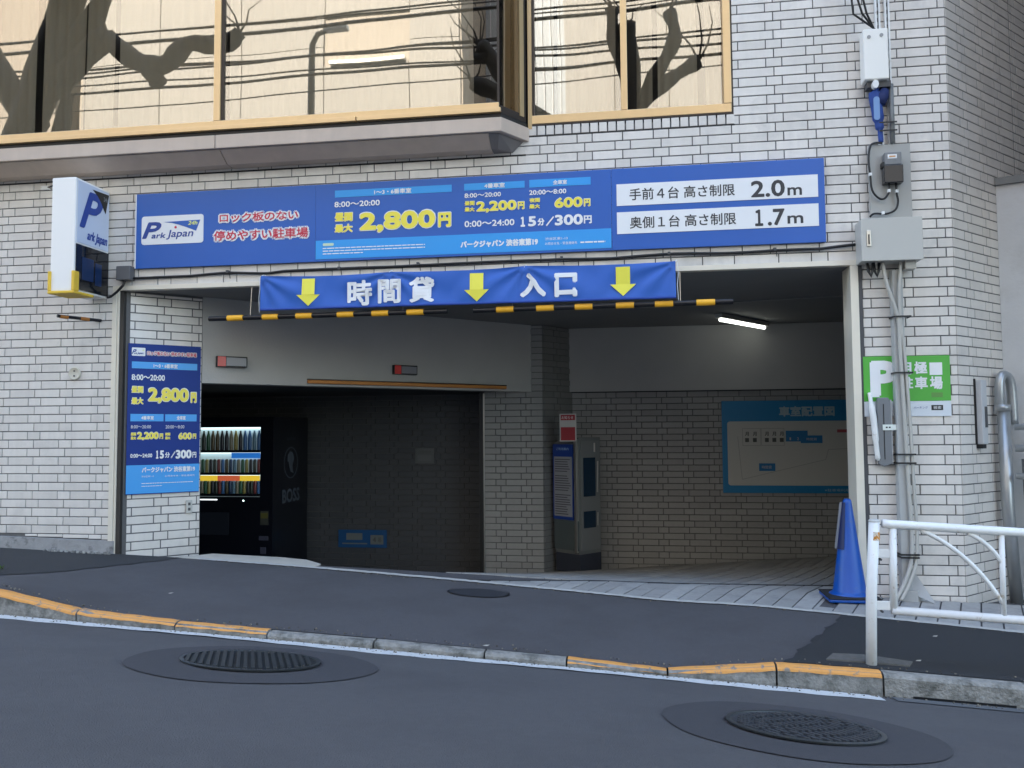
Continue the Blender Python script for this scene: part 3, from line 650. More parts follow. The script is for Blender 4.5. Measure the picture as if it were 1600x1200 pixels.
# ------------------------------------------------------------------ banner
bn = thing('hanging_banner', 'blue cloth entrance banner with yellow arrows tied over the garage opening', 'banner', (.945, -.105, 2.137))
BW, BH = 3.218, .276
ties = [0, 1.05, 2.10, 3.218]
def wrinkle(u, v):
    s = 0
    for t in ties:
        dx = u-t; dz = v-BH; r = sqrt(dx*dx+dz*dz)+1e-4; a = math.atan2(-dz, dx)
        s += .0115*math.exp(-r/.45)*sin(a*11+t*3)*min(r/.05, 1)
    s += .0035*sin(u*9+v*14)+.0022*sin(u*31-v*22)
    return s
def sag(u):
    for a, b in zip(ties, ties[1:]):
        if a <= u <= b: f = (u-a)/(b-a); return .017*4*f*(1-f)*(.6+.4*f)
    return 0
cloth_m = mat('banner_cloth', (.028, .125, .50), .55, var=.03, vs=6, bump=.1, bs=200)
MB().grid(lambda u, v: (u, wrinkle(u, v*BH), v*BH-sag(u)*v-.004*v*sin(u*2)), rng(0, BW, .02), rng(0, 1, .05)).build('cloth', cloth_m, bn, smooth=True)
MB().grid(lambda u, k: [(u, wrinkle(u, 0)+.003, .022), (u, wrinkle(u, 0)-.005, .012), (u, wrinkle(u, 0)-.003, .001), (u, wrinkle(u, 0)+.004, .0)][int(round(k))], rng(0, BW, .05), [0, 1, 2, 3]).build('hem', mat('banner_hem', (.02, .07, .36), .6), bn, smooth=True)
wr = lambda x, z: .65*wrinkle(x, z)-.0005
for b, a0, a1, zc_, h in [('時', 1.660, 1.861, 2.243, .199), ('間', 1.907, 2.090, 2.248, .188), ('貸', 2.151, 2.352, 2.253, .197), ('入', 3.011, 3.209, 2.259, .183), ('口', 3.271, 3.443, 2.253, .182)]:
    text(bn, b, a0-.945, a1-.945, zc_-2.124-.004, h, white_m, y=-.006, bold=.0075 if b in '時間貸' else .010, wrap=wr)
for a0, a1, zc_ in ((1.238, 1.448, 2.262), (2.580, 2.782, 2.258), (3.679, 3.880, 2.265)):
    c = (a0+a1)/2-.945; z = zc_-2.124-.005; h = .108
    P = [(c, z-h), (c+.095, z-.02), (c+.052, z-.02), (c+.052, z+h), (c-.052, z+h), (c-.052, z-.02), (c-.095, z-.02)]
    n_ = len(P); MB().raw([(x, wrinkle(x, zz)-.0065, zz) for x, zz in P], [(0, 1, 2, 5, 6), (2, 3, 4, 5)]).build('arrow', mat('arrow_yellow', (.90, .82, .09), .5), bn)
for u in ties:
    MB().tube([(u, -.003, BH-.006), (u+.01, .03, BH+.012), (u+.004, .085, BH+.02)], .0035, 6).build('tie', white_m, bn)
for u in (-.012, BW+.012):
    MB().tube([(u, -.002, BH-.01), (u+.006, 0, .18), (u-.002, .0, .10), (u+.004, 0, -.015)], .0022, 5).build('cord', whpaint, bn)
# ------------------------------------------------------------------ height bars
ybar = mat('bar_yellow', (.95, .48, .03), .35, var=.05, vs=20)
bblk = mat('bar_black', (.01, .01, .013), .3)
def hbar(x0_, x1_, z_a, z_b, y, r, bands, label, bl=.132, group=None, name='height_bar', vert=None):
    t = thing(name, label, 'height bar', (x0_, y, z_a), 0, group)
    dz = z_b-z_a; L = x1_-x0_
    MB().tube([(0, 0, 0), (.03, 0, .03*dz/L), (L-.03, 0, dz-.03*dz/L), (L, 0, dz)], [r, r, r, r], 14).build('bar', bblk, t, smooth=False)
    for b in bands:
        MB().tube([(b-bl/2, 0, (b-bl/2)*dz/L), (b+bl/2, 0, (b+bl/2)*dz/L)], r+.0035, 14).build('yellow_band', ybar, t, smooth=False)
    return t
h1 = hbar(.490, 2.445, 2.090, 2.098, -.06, .020, [.225, .52, .80, 1.14, 1.42, 1.70], 'black and yellow height limit bar hanging at left of the entrance', group='striped height limit bars')
h2 = hbar(2.645, 4.570, 2.096, 2.108, -.06, .020, [.245, .55, .84, 1.145, 1.43, 1.73], 'black and yellow height limit bar hanging at right of the entrance', group='striped height limit bars')
for t, us_ in ((h1, (.35, 1.6)), (h2, (.3, 1.55))):
    for u in us_: MB().tube([(u, 0, .02), (u, .02, .245)], .003, 5).build('chain', steel_m, t)
# ------------------------------------------------------------------ projecting sign box
Bx = thing('projecting_sign', 'white projecting parking sign box with a yellow corner guard, left of the blue board', 'sign', (-.625, 0, 2.285))
whb = mat('lightbox_white', (.92, .90, .86), .35)
def tz(y): return .895 if True else 0
MB().box(.0, .200, -.45, -.03, .0, .892).build('body', whb, Bx, bevel=.006)
MB().box(.03, .17, -.03, .005, .1, .8).build('bracket', steel_m, Bx)
MB().box(.2005, .206, -.425, -.04, .385, .875).build('logo_panel', mat('lightbox_face', (.60, .66, .78), .3), Bx, bevel=.002)
MB().box(.2005, .206, -.445, -.426, .375, .885).build('panel_trim', mat('trim_white', (.8, .82, .85), .3), Bx)
MB().box(.2005, .207, -.432, -.035, .015, .372).build('display', mat('display_glass', (.006, .008, .012), .08), Bx)
dg = mat('display_figures', (.01, .03, .09), .2)
side = bpy.data.objects.new('side_face', None); COL.objects.link(side); side.parent = Bx; side.location = (.207, -.425, .38); side.rotation_euler.z = radians(90)
text(side, 'P', .075, .275, .285, .31, bprint_m, y=-.0015, bold=.012, italic=.38)
text(side, 'ark Japan', .115, .365, .075, .10, bprint_m, y=-.0015, bold=.004, italic=.2)
MB().yprism([(.17, .465), (.23, .43), (.28, .38), (.335, .31), (.375, .475)], -.003, -.001).build('swoosh', black_m, side)
text(side, '24h', .305, .355, .425, .035, mat('dim_grey', (.25, .27, .3)), y=-.0045)
MB().box(.06, .20, -.003, -.001, -.28, -.10).box(.22, .30, -.003, -.001, -.30, -.12).build('display_figures', dg, side)
yg = mat('guard_yellow', (.80, .52, .05), .6, var=.06, vs=20)
MB().box(-.014, .012, -.462, -.40, .0, .155).box(.188, .214, -.462, -.40, .0, .155).box(-.014, .214, -.462, -.22, -.022, .0).build('corner_guard', yg, Bx, bevel=.006)
# striped rod sticking out below the sign
rod = thing('striped_rod', 'short orange and black striped rod on the left wall below the sign box', 'rod', (-.50, 0, 2.13))
MB().tube([(0, 0, -.02), (-.17, -.30, -.016)], .0135, 10).build('bar', bblk, rod)
om = mat('rod_orange', (.42, .16, .03), .5)
for a, b in ((.28, .48), (.76, .94)):
    MB().tube([(-.17*a, -.30*a, -.02), (-.17*b, -.30*b, -.018)], .0148, 10).build('orange_band', om, rod)
# round outlet
ro = thing('round_wall_cap', 'small round cream cap on the white tiled wall at left', 'wall cap', (-.722, -.001, 1.676))
prof = [(0, 0), (.052, 0), (.056, -.006), (.050, -.016), (.044, -.014), (.040, -.010), (0, -.012)]
mb = MB(); n_ = 28; k0 = 0
for r, y in prof:
    for j in range(n_): mb.v.append((max(r, .0005)*cos(2*pi*j/n_), y, max(r, .0005)*sin(2*pi*j/n_)))
for i in range(len(prof)-1):
    for j in range(n_): mb.f.append((i*n_+j, (i+1)*n_+j, (i+1)*n_+(j+1) % n_, i*n_+(j+1) % n_))
mb.build('cap', mat('cream_cap', (.62, .58, .48), .5), ro, smooth=True)
for dz in (-.02, .02): MB().box(-.006, .006, -.0155, -.0115, dz-.006, dz+.006).build('screw', dgrey_m, ro)
hk = thing('wall_bracket', 'tiny white bracket on the tiles left of the projecting sign', 'bracket', (-1.07, -.002, 3.245))
MB().box(0, .085, -.02, 0, -.015, .02).build('plate', whpaint, hk, bevel=.004); MB().tube([(.07, -.015, .003), (.13, -.03, .012), (.34, -.03, .014)], .007, 8).build('arm', dgrey_m, hk)
# junction box and cable
jb = thing('junction_box', 'grey junction box beside the left end of the price board', 'junction box', (-.262, -.001, 2.487))
MB().box(-.062, .062, -.075, 0, -.058, .058).build('housing', mat('grey_box', (.12, .12, .125), .6), jb, bevel=.006)
MB().tube([(-.0, -.04, -.058), (-.012, -.05, -.10), (-.07, -.05, -.155), (-.12, -.05, -.19), (-.15, -.05, -.195)], .010, 8).build('cable', black_m, jb)
cb = MB(); pts = []
zs = [(-.20, 2.452), (.3, 2.449), (.62, 2.468), (.95, 2.455), (1.10, 2.468), (1.55, 2.462), (2.20, 2.474), (2.6, 2.470), (3.32, 2.478), (3.7, 2.468), (4.15, 2.482), (4.5, 2.478), (4.88, 2.482), (5.2, 2.476), (5.44, 2.500)]
for x in rng(-.20, 5.44, .04): pts.append((x, -.016+.004*sin(x*7), lerp(zs, x)+.004*sin(x*5.1)))
cbl = thing('wall_cable', 'black cable running along the wall between price board and banner', 'cable')
cb.tube(pts, .0105, 8).build('cable', black_m, cbl, smooth=True)
for x in (.62, 1.56, 2.20, 3.32, 4.12, 4.88):
    MB().box(x-.010, x+.010, -.032, 0, lerp(zs, x)-.004, lerp(zs, x)+.018).tube([(x+.012, -.006, lerp(zs, x)-.01), (x+.016, -.006, lerp(zs, x)-.045)], .003, 5).build('clip', dgrey_m, cbl)
# ------------------------------------------------------------------ electrical gear on the right pier
ub = thing('terminal_box', 'white tall terminal box high on the right pier', 'electrical box', (5.59, 0, 3.66))
MB().box(-.082, .086, -.135, -.02, 0, .37).build('housing', mat('box_white', (.90, .88, .82), .4), ub, bevel=.008)
for x, z in ((-.045, .31), (.04, .318)):
    MB().yprism([(x+.013*cos(t), z+.013*sin(t)) for t in rng(0, 2*pi, pi/8)[:-1]][::1], -.1385, -.134).build('screw_cap', mat('screw_grey', (.35, .35, .34), .5), ub)
MB().box(-.055, .105, -.10, -.02, -.045, -.001).build('base_plate', dgrey_m, ub)
MB().yprism([(-.01+.022*cos(t), -.035+.03*sin(t)) for t in rng(0, 2*pi, pi/8)[:-1]], -.14, -.10).build('insulator', whpaint, ub)
random.seed(2)
for i, (x0_, xm) in enumerate([(5.43, 5.44), (5.46, 5.50), (5.50, 5.53)]):
    c_ = tag(MB().tube([(x0_, -.16, 4.6), (x0_-.005, -.16, 4.30), (xm+.0, -.15, 4.14), (5.585, -.11, 4.045), (5.62, -.09, 4.02)], .0075, 6).build('drop_cable', black_m, smooth=True), ['outer thin black drop cable looping to the white terminal box', 'middle thin black drop cable looping to the white terminal box', 'inner thin black drop cable above the white terminal box'][i], 'cable', 'drop cables at the terminal box')
rl = thing('strut_channel', 'pair of slotted white strut channels behind the terminal box', 'strut channel', (0, 0, 0))
for x in (5.64, 5.705):
    for s in (-.017, .006):
        MB().box(x+s, x+s+.011, -.03, -.001, 3.215, 4.9).build('rail', whpaint, rl)
    MB().box(x-.006, x+.006, -.018, -.001, 3.215, 4.9).build('web', mat('strut_web', (.35, .37, .37), .5), rl)
    for k in range(24): pass
sl_ = MB()
for x in (5.64, 5.705):
    z = 3.25
    while z < 4.9: sl_.box(x-.0045, x+.0045, -.0205, -.0183, z, z+.03); z += .055
sl_.build('slots', dgrey_m, rl)['kind'] = 'stuff'
mbp = thing('meter_board', 'grey meter board with an electricity meter on the right pier', 'meter board', (5.56, 0, 2.655))
MB().box(-.02, .262, -.055, -.03, .0, .555).build('board', mat('board_grey', (.40, .395, .37), .5, var=.02, vs=6), mbp, bevel=.002)
MB().box(.03, .045, -.03, -.001, .05, .5).box(.2, .215, -.03, -.001, .05, .5).build('standoff', dgrey_m, mbp)
MB().box(.068, .182, -.125, -.056, .385, .475).build('meter_head', mat('meter_grey', (.20, .205, .21), .4), mbp, bevel=.006)
MB().box(.088, .150, -.127, -.1255, .428, .458).build('label_plate', white_m, mbp); MB().box(.098, .14, -.1285, -.1275, .438, .448).build('label_print', mat('label_orange', (.6, .3, .1), .5), mbp)
MB().box(.062, .190, -.130, -.056, .255, .384).build('meter_window', mat('meter_dark', (.025, .026, .03), .12), mbp, bevel=.006)
MB().box(.055, .066, -.12, -.056, .375, .41).build('knob', black_m, mbp)
wires = [[(.10, -.09, .255), (.10, -.09, .20), (.07, -.085, .155), (.03, -.085, .16), (-.012, -.085, .22), (-.022, -.085, .33), (-.028, -.08, .45), (-.01, -.075, .545), (.03, -.07, .565), (.07, -.07, .56)],
         [(.150, -.09, .255), (.150, -.09, .19), (.160, -.085, .13), (.14, -.085, .07), (.08, -.08, .045), (.0, -.08, .05), (-.03, -.07, .03)]]
for W_ in wires:
    P = []
    for i in range(len(W_)-1):
        for k in range(4):
            p0 = Vector(W_[max(i-1, 0)]); p1 = Vector(W_[i]); p2 = Vector(W_[i+1]); p3 = Vector(W_[min(i+2, len(W_)-1)]); t = k/4
            P.append(.5*((2*p1)+(-p0+p2)*t+(2*p0-5*p1+4*p2-p3)*t*t+(-p0+3*p1-3*p2+p3)*t**3))
    P.append(Vector(W_[-1])); MB().tube(P, .0075, 8).build('meter_cable', black_m, mbp, smooth=True)
for x, z in ((.10, .205), (.152, .20), (-.022, .33), (.055, .048)): MB().box(x-.009, x+.009, -.10, -.075, z-.009, z+.012).build('cable_clamp', whpaint, mbp)
dbx = thing('distribution_box', 'pale grey steel distribution box below the meter board', 'electrical box', (5.455, 0, 2.35))
MB().box(-.012, .392, -.165, -.001, 0, .298).build('housing', cream_m, dbx, bevel=.006)
MB().box(-.014, .394, -.172, -.1655, -.002, .300).build('door', cream_m, dbx, bevel=.003)
MB().box(.022, .050, -.180, -.1722, .10, .215).build('latch', steel_m, dbx, bevel=.003); MB().box(.031, .040, -.1835, -.1802, .115, .185).build('latch_slot', black_m, dbx)
for x, dx in ((.045, .02), (.125, -.02)):
    MB().tube([(x, -.08, 0), (x+dx*.3, -.09, -.06), (x+dx, -.10, -.10), (x+dx*1.6, -.09, -.06), (x+dx*1.9, -.08, 0)], .010, 7).build('cable_loop', black_m, dbx, smooth=True)
MB().box(.29, .36, -.12, -.03, -.055, -.001).build('gland_box', beige_m, dbx)
pipe = thing('conduit', 'beige square conduit with strapped cables down the right pier', 'conduit', (0, 0, 0))
MB().box(5.665, 5.737, -.075, -.001, .03, 2.30).build('duct', mat('duct_grey', (.44, .445, .43), .5, var=.04, vs=8), pipe, bevel=.006)
def cr(W_, k_=5):
    P = []
    for i in range(len(W_)-1):
        p0 = Vector(W_[max(i-1, 0)]); p1 = Vector(W_[i]); p2 = Vector(W_[i+1]); p3 = Vector(W_[min(i+2, len(W_)-1)])
        for k in range(k_):
            t = k/k_; P.append(.5*((2*p1)+(-p0+p2)*t+(2*p0-5*p1+4*p2-p3)*t*t+(-p0+3*p1-3*p2+p3)*t**3))
    return P+[Vector(W_[-1])]
for off, rad in ((0, .0135), (.034, .012)):
    MB().tube(cr([(5.60+off*3.6, -.09, 2.345), (5.625+off*2.4, -.10, 2.18), (5.69+off*.4, -.095, 1.95), (5.700+off*.8, -.09, 1.7), (5.715+off, -.09, 1.2), (5.725+off, -.09, .8), (5.735+off, -.09, .45), (5.72+off, -.10, .25), (5.66+off, -.12, .10), (5.60+off, -.14, .0)]), rad, 8).build('flex_conduit', beige_m, pipe, smooth=True)
for z in (1.955, 1.56, .99, .93, .50, .30, .28):
    mb = MB(); mb.box(5.655, 5.775, -.113, -.108, z, z+.012).box(5.655, 5.660, -.108, -.0, z, z+.012).box(5.770, 5.775, -.108, -.02, z, z+.012); mb.build('strap', black_m, pipe)
MB().prism([(5.66, -.10), (5.76, -.10), (5.84, .0), (5.62, .0)], -.04, .06).raw([(5.66, -.075, .05), (5.70, -.075, .05), (5.73, -.005, .24), (5.66, -.005, .24), (5.86, -.14, -.02), (5.62, -.16, -.01)], [(0, 1, 2, 3), (1, 4, 2), (0, 5, 1)]).build('foot_cover', mat('duct_grey2', (.42, .42, .41), .6), pipe)
# rolled blue flag
fl = thing('rolled_flag', 'rolled blue flag tied to the strut below the terminal box', 'flag', (5.63, -.06, 3.225))
MB().tube(cr([(-.02, 0, .40), (-.035, 0, .36), (-.028, 0, .27), (-.015, 0, .15), (-.008, 0, .09), (-.004, 0, .0)]), [.022]*5+[.044]*5+[.040]*5+[.030]*5+[.018]*5+[.016], 12).build('cloth', mat('flag_cloth', (.025, .07, .30), .7, var=.1, vs=9), fl, smooth=True)
MB().tube([(.03, -.01, .38), (.01, -.01, .33), (.0, -.01, .27)], [.030, .045, .03], 10).build('fold', mat('flag_dark', (.015, .03, .13), .7), fl, smooth=True)
MB().yprism(rrect(-.058, -.018, .15, .32, .018), -.045, -.040).build('emblem', mat('flag_pale', (.20, .34, .60), .6), fl)
MB().tube([(.075, 0, .42), (.075, 0, -.01)], .017, 10).build('pole', mat('grey_pole', (.22, .23, .23), .5), fl, smooth=True)
for z in (.13, .07): MB().box(-.02, .10, -.03, -.026, z, z+.01).build('tie', black_m, fl)
# ------------------------------------------------------------------ green sign
G = thing('green_parking_sign', 'green monthly parking sign with a white strip behind the conduit', 'sign', (5.47, -.006, 1.262))
T, R_ = loc(G, 5.47, 1.262)
MB().box(0, .580, -.004, .004, .108, .428).build('green_panel', green_m, G)
MB().box(0, .580, -.004, .004, .0, .1065).build('white_panel', mat('sign_pale', (.72, .76, .80), .4), G)
T('P', 5.512, 5.70, 1.530, .262, white_m, y=-.0055, bold=.020)
for b, a0, a1, zc_, h in [('月', 5.712, 5.795, 1.601, .090), ('極', 5.811, 5.900, 1.605, .090), ('駐', 5.716, 5.803, 1.500, .087), ('車', 5.813, 5.900, 1.498, .090), ('場', 5.912, 5.999, 1.497, .093)]:
    T(b, a0, a1, zc_, h, white_m, y=-.0055, bold=.004)
R_(5.914, 5.998, 1.596, .088, white_m, 'blank_square', y=-.0058)
R_(5.921, 5.996, 1.412, .034, mat('faded_green', (.12, .30, .06), .5), 'faded_box', y=-.0055)
R_(5.918, 5.995, 1.322, .036, black_m, 'black_tag', y=-.0058); T('検索', 5.931, 5.982, 1.322, .022, white_m, y=-.0075)
T('パーキング', 5.800, 5.894, 1.323, .017, bprint_m, y=-.0055)
# plastic holder with white arm (chain barrier housing)
ph = thing('chain_housing', 'clear grey plastic chain housing with a white handle beside the door frame', 'bracket', (5.49, 0, .93))
trm = mat('smoky_plastic', (.20, .21, .22), .25)
MB().yprism([(.055, .0), (.09, -.02), (.145, .0), (.145, .43), (.13, .465), (.06, .465), (.055, .43)][::1], -.055, -.012).build('housing', trm, ph, bevel=.004)
MB().box(.092, .098, -.057, -.0555, .03, .42).build('slit', black_m, ph); MB().box(.142, .152, -.05, -.01, .0, .45).build('edge', mat('clear_edge', (.45, .46, .46), .2), ph)
MB().tube(cr([(.012, -.03, .50), (.018, -.05, .40), (.030, -.055, .28), (.038, -.055, .15), (.050, -.05, .02)]), [.014]*5+[.022]*5+[.021]*5+[.017]*5+[.008], 10).build('handle', whpaint, ph, smooth=True)
MB().box(.085, .185, -.062, -.0575, .235, .275).build('label_clip', mat('clip_white', (.75, .8, .74), .5), ph)
for x in (.105, .125): MB().box(x, x+.012, -.0635, -.0622, .25, .26).build('rivet', black_m, ph)
MB().box(.186, .205, -.06, -.02, .232, .278).build('end_stop', dgrey_m, ph)
# small grey box on the chamfered corner
cbx = thing('corner_box', 'slim grey metal box on the shaded angled corner wall', 'electrical box', (6.108, 0, 1.06), radians(45))
MB().box(.225, .305, -.05, -.0, .0, .46).build('housing', mat('steel_grey', (.55, .56, .57), .5), cbx, bevel=.005)
MB().box(.262, .30, -.053, -.0505, .12, .27).build('window', dgrey_m, cbx); MB().box(.214, .224, -.012, 0, .0, .47).box(.225, .28, -.045, 0, -.03, -.001).build('clip', black_m, cbx)
# ------------------------------------------------------------------ cone
cone = thing('traffic_cone', 'blue plastic traffic cone at the right side of the entrance', 'traffic cone', (5.30, -.15, zwalk(5.30, -.15)+.014))
cblue = mat('cone_blue', (.004, .075, .36), .38, var=.06, vs=6, streak=.05, dirt=(.06, .10, .22), ds=9, dlo=.56, dhi=.75)
MB().lathe([(.135, .022), (.140, .032), (.118, .045), (.108, .06), (.030, .655), (.028, .672), (.018, .684), (.001, .686)], n=36).build('body', cblue, cone, smooth=True)
MB().prism([(-.17, -.17), (.17, -.17), (.17, .17), (-.17, .17)], .0, .022).build('base', cblue, cone, bevel=.008)
MB().prism([(-.175, -.175), (.165, -.175), (.165, .165), (-.175, .165)], .0225, .034).build('weight', mat('rubber', (.015, .015, .017), .8), cone, bevel=.006)
def csurf(t, z): r = .108-(z-.06)*(.078/.595)+.004; return (r*cos(t), r*sin(t), z)
MB().grid(csurf, rng(radians(180), radians(235), radians(11)), rng(.34, .66, .08)).build('sleeve_flap', mat('flap_navy', (.01, .02, .09), .5), cone, smooth=True)
MB().grid(lambda s, z: (-(.108-(z-.06)*.131)-s, .01, z), [.002, .018], rng(.34, .66, .08)).build('flap_edge', mat('flap_grey', (.30, .33, .38), .5), cone)
# ------------------------------------------------------------------ guard rail
gr = thing('guard_rail', 'white tubular pedestrian guard rail with curved bars at the kerb', 'guard rail', (5.015, -1.75, 0))
zt0 = zwalk(5.03, -1.72)
Yr = 0
MB().tube([(0, .0, zt0-.05), (.012, 0, .35), (.036, 0, .705)], .0265, 16).build('post', whpaint, gr, smooth=True)
MB().lathe([(.027, 0), (.029, .004), (.024, .012), (.001, .014)], (.036, 0, .704), 16).build('post_cap', mat('cap_grey', (.55, .55, .52), .5), gr)
MB().tube([(.0325, 0, .612), (.0345, 0, .655)], .0272, 16).build('reflector', mat('reflector_orange', (.62, .25, .03), .35, var=.2, vs=90, dirt=(.7, .68, .6), ds=60, dlo=.5, dhi=.55), gr)
rx0 = .112; sl2 = -.062
def rz(x, z): return z+(x-rx0)*(-.056)
MB().tube([(.075, 0, rz(.075, .694)), (rx0, 0, .692), (3.0, 0, rz(3.0, .692))], .0225, 14).build('top_rail', whpaint, gr, smooth=True)
MB().tube([(rx0+.012, 0, .70-.03), (rx0+.004, 0, .262)], .0185, 14).build('upright', whpaint, gr, smooth=True)
MB().tube([(rx0-.005, 0, .262), (3.0, 0, rz(3.0, .262))], .0215, 14).build('bottom_rail', whpaint, gr, smooth=True)
for k in (0, 1, 2, 3):
    x = .635+k*.62; MB().tube([(x, 0, rz(x, .68)), (x-.004, 0, rz(x, .27))], .0135, 12).build('upright', whpaint, gr, smooth=True)
    def arc(x0_, x1_, z1_):
        P = []
        for i in range(13):
            t = pi/2*i/12; P.append((x0_+(x1_-x0_)*sin(t), 0.0, 0))
        return P
    for xs_, zs_ in ((x-.375, .345), (x-.155, .54)):
        P = []
        for i in range(13):
            f = i/12; px = xs_+(x-xs_)*f; zz = rz(px, .672)+(rz(x, zs_)-rz(xs_, .672))*(.42*f+.58*(1-sqrt(max(0, 1-(f*.85)**2)))/(1-sqrt(1-.85**2)))
            P.append((px, 0, zz))
        MB().tube(P, .0115, 10).build('curved_bar', whpaint, gr, smooth=True)
for z in (.545, .285):
    MB().box(.03, .115, -.006, .006, z-.022, z+.022).build('bracket', whpaint, gr, bevel=.002); MB().tube([(.06, -.012, z-.03), (.06, .012, z-.03)], .006, 8).build('bolt', dgrey_m, gr)
tag(MB().prism([(4.80, -1.742), (5.20, -1.742), (5.24, -1.66), (5.02, -1.60), (4.86, -1.62)], lambda x, y: zwalk(x, y)-.02, lambda x, y: zwalk(x, y)+.012).build('post_footing', mat('footing', (.12, .115, .105), .9, var=.2, vs=30, bump=.6)), 'rough concrete footing under the guard rail post', 'concrete footing')
# ------------------------------------------------------------------ garage contents
def on_diag(s, off=0.):  # point on diagonal wall
    p = da+dd*s-dn*off; return p
ang_d = math.atan2(dd.y, dd.x)
for s0, s1, zc_, h, lb in ((.113, .378, 1.803, .096, 'red and grey hazard lamp on the dark beam near the poster'), (1.837, 2.098, 1.795, .094, 'red and grey hazard lamp on the dark beam above the orange bar')):
    p = on_diag(s0); t = thing('hazard_lamp', lb, 'lamp', (p.x, p.y, zc_), ang_d, 'red and grey hazard lamps on the beam'); L = s1-s0
    MB().box(0, L, -.05, -.001, -h/2, h/2).build('housing', black_m, t, bevel=.004)
    MB().box(.004, L*.28, -.0545, -.0505, -h/2+.005, h/2-.005).build('red_lens', mat('red_lens', (.42, .02, .02), .25, emit=.02), t)
    MB().box(L*.30, L-.012, -.0545, -.0505, -h/2+.012, h/2-.012).build('grey_lens', mat('grey_lens', (.22, .22, .25), .3), t)
p = on_diag(.95); t = thing('bumper_bar', 'long orange padded bar along the lower edge of the dark beam', 'bumper bar', (p.x, p.y, 1.655), ang_d)
MB().box(0, 2.26, -.04, -.001, -.022, .012).build('pad', mat('bar_orange', (.55, .22, .05), .6, var=.08, vs=6), t, bevel=.008)
MB().box(0, 2.26, -.036, -.001, .0125, .022).build('strip', bronze_m, t)
lt = thing('ceiling_lamp', 'lit fluorescent batten lamp on the garage ceiling', 'lamp', (4.72, 2.40, 2.30), math.atan2(.80, .56))
MB().box(-.03, 1.0, -.04, .04, .012, .058).build('housing', cream_m, lt, bevel=.003)
lm = bpy.data.materials.new('lamp_tube'); lm.use_nodes = True; b_ = lm.node_tree.nodes['Principled BSDF']; b_.inputs['Emission Color'].default_value = (.95, 1, .92, 1); b_.inputs['Emission Strength'].default_value = .9; b_.inputs['Base Color'].default_value = (.9, .9, .9, 1)
MB().tube([(0, 0, -.005), (.96, 0, -.005)], .017, 12).build('tube', lm, lt, smooth=True)
MB().tube([(3.911, 1.803, 2.356), (4.907, 1.598, 2.356), (6.115, 1.363, 2.356)], .007, 6).build('ceiling_conduit', mat('conduit_pale', (.30, .29, .27), .6), bld)
sn = thing('ceiling_sensor', 'tiny white round sensor on the garage ceiling behind the right height bar', 'sensor', (3.80, .60, 2.33)); MB().lathe([(.03, -.01), (.034, .0), (.034, .03)], n=16).build('housing', whpaint, sn, smooth=True)
# vending machine
vm = thing('vending_machine', 'black drink vending machine with lit bottle shelves in the dark bay', 'vending machine', (-1.05, 2.32, -.55))
vb = mat('machine_black', (.006, .007, .012), .3)
dz = .55
vb_ = MB()
vb_.box(0, 1.0, .05, .95, 0, 1.90); vb_.box(0, 1.0, 0, .05, 0, 1.03); vb_.box(0, .10, 0, .05, 1.03, 1.90); vb_.box(.855, 1.0, 0, .05, 1.03, 1.90); vb_.box(.10, .855, 0, .05, 1.79, 1.90)
vb_.build('cabinet', vb, vm)
lit = bpy.data.materials.new('shelf_light'); lit.use_nodes = True; b_ = lit.node_tree.nodes['Principled BSDF']; b_.inputs['Base Color'].default_value = (.6, .75, .8, 1); b_.inputs['Emission Color'].default_value = (.7, .92, 1, 1); b_.inputs['Emission Strength'].default_value = .035
lite = bpy.data.materials.new('shelf_tube'); lite.use_nodes = True; b_ = lite.node_tree.nodes['Principled BSDF']; b_.inputs['Emission Color'].default_value = (.8, .97, 1, 1); b_.inputs['Emission Strength'].default_value = .32
MB().box(.101, .854, .044, .0495, 1.031, 1.789).build('backlight', lit, vm)
def emat(name, col, e):
    m = mat(name, col, .4); b = m.node_tree.nodes['Principled BSDF']; b.inputs['Emission Color'].default_value = (*col, 1); b.inputs['Emission Strength'].default_value = e; return m
for zt_ in (1.79, 1.525, 1.285):
    MB().box(.102, .853, .0, .043, zt_-.020, zt_-.004).build('shelf_lamp', lite, vm)
for zb_ in (1.54, 1.295, 1.065): MB().box(.102, .853, -.002, .043, zb_-.028, zb_).build('shelf', vb, vm)
MB().box(.52, .853, -.002, .002, 1.452, 1.510).build('shelf_banner', emat('banner_lit_blue', (.02, .16, .55), .12), vm)
MB().box(.13, .36, -.002, .002, 1.205, 1.262).box(.62, .85, -.002, .002, 1.205, 1.262).build('shelf_banner', emat('banner_lit_yellow', (.75, .5, .04), .14), vm)
MB().box(.361, .619, -.002, .002, 1.205, 1.262).build('shelf_banner', emat('banner_lit_red', (.5, .10, .04), .14), vm)
random.seed(21)
bc = [(.03, .12, .06), (.03, .04, .03), (.10, .07, .03), (.25, .22, .15), (.02, .02, .03), (.05, .15, .35), (.12, .22, .30), (.35, .28, .08), (.20, .03, .03), (.02, .05, .12)]
BMs = [mat('bottle_%s' % n_, c, .35) for n_, c in zip(['green', 'moss', 'tea', 'cream', 'black', 'blue', 'pale_blue', 'gold', 'red', 'navy'], bc)]
capm = mat('bottle_cap', (.35, .35, .35), .5)
bmesh_ = {}
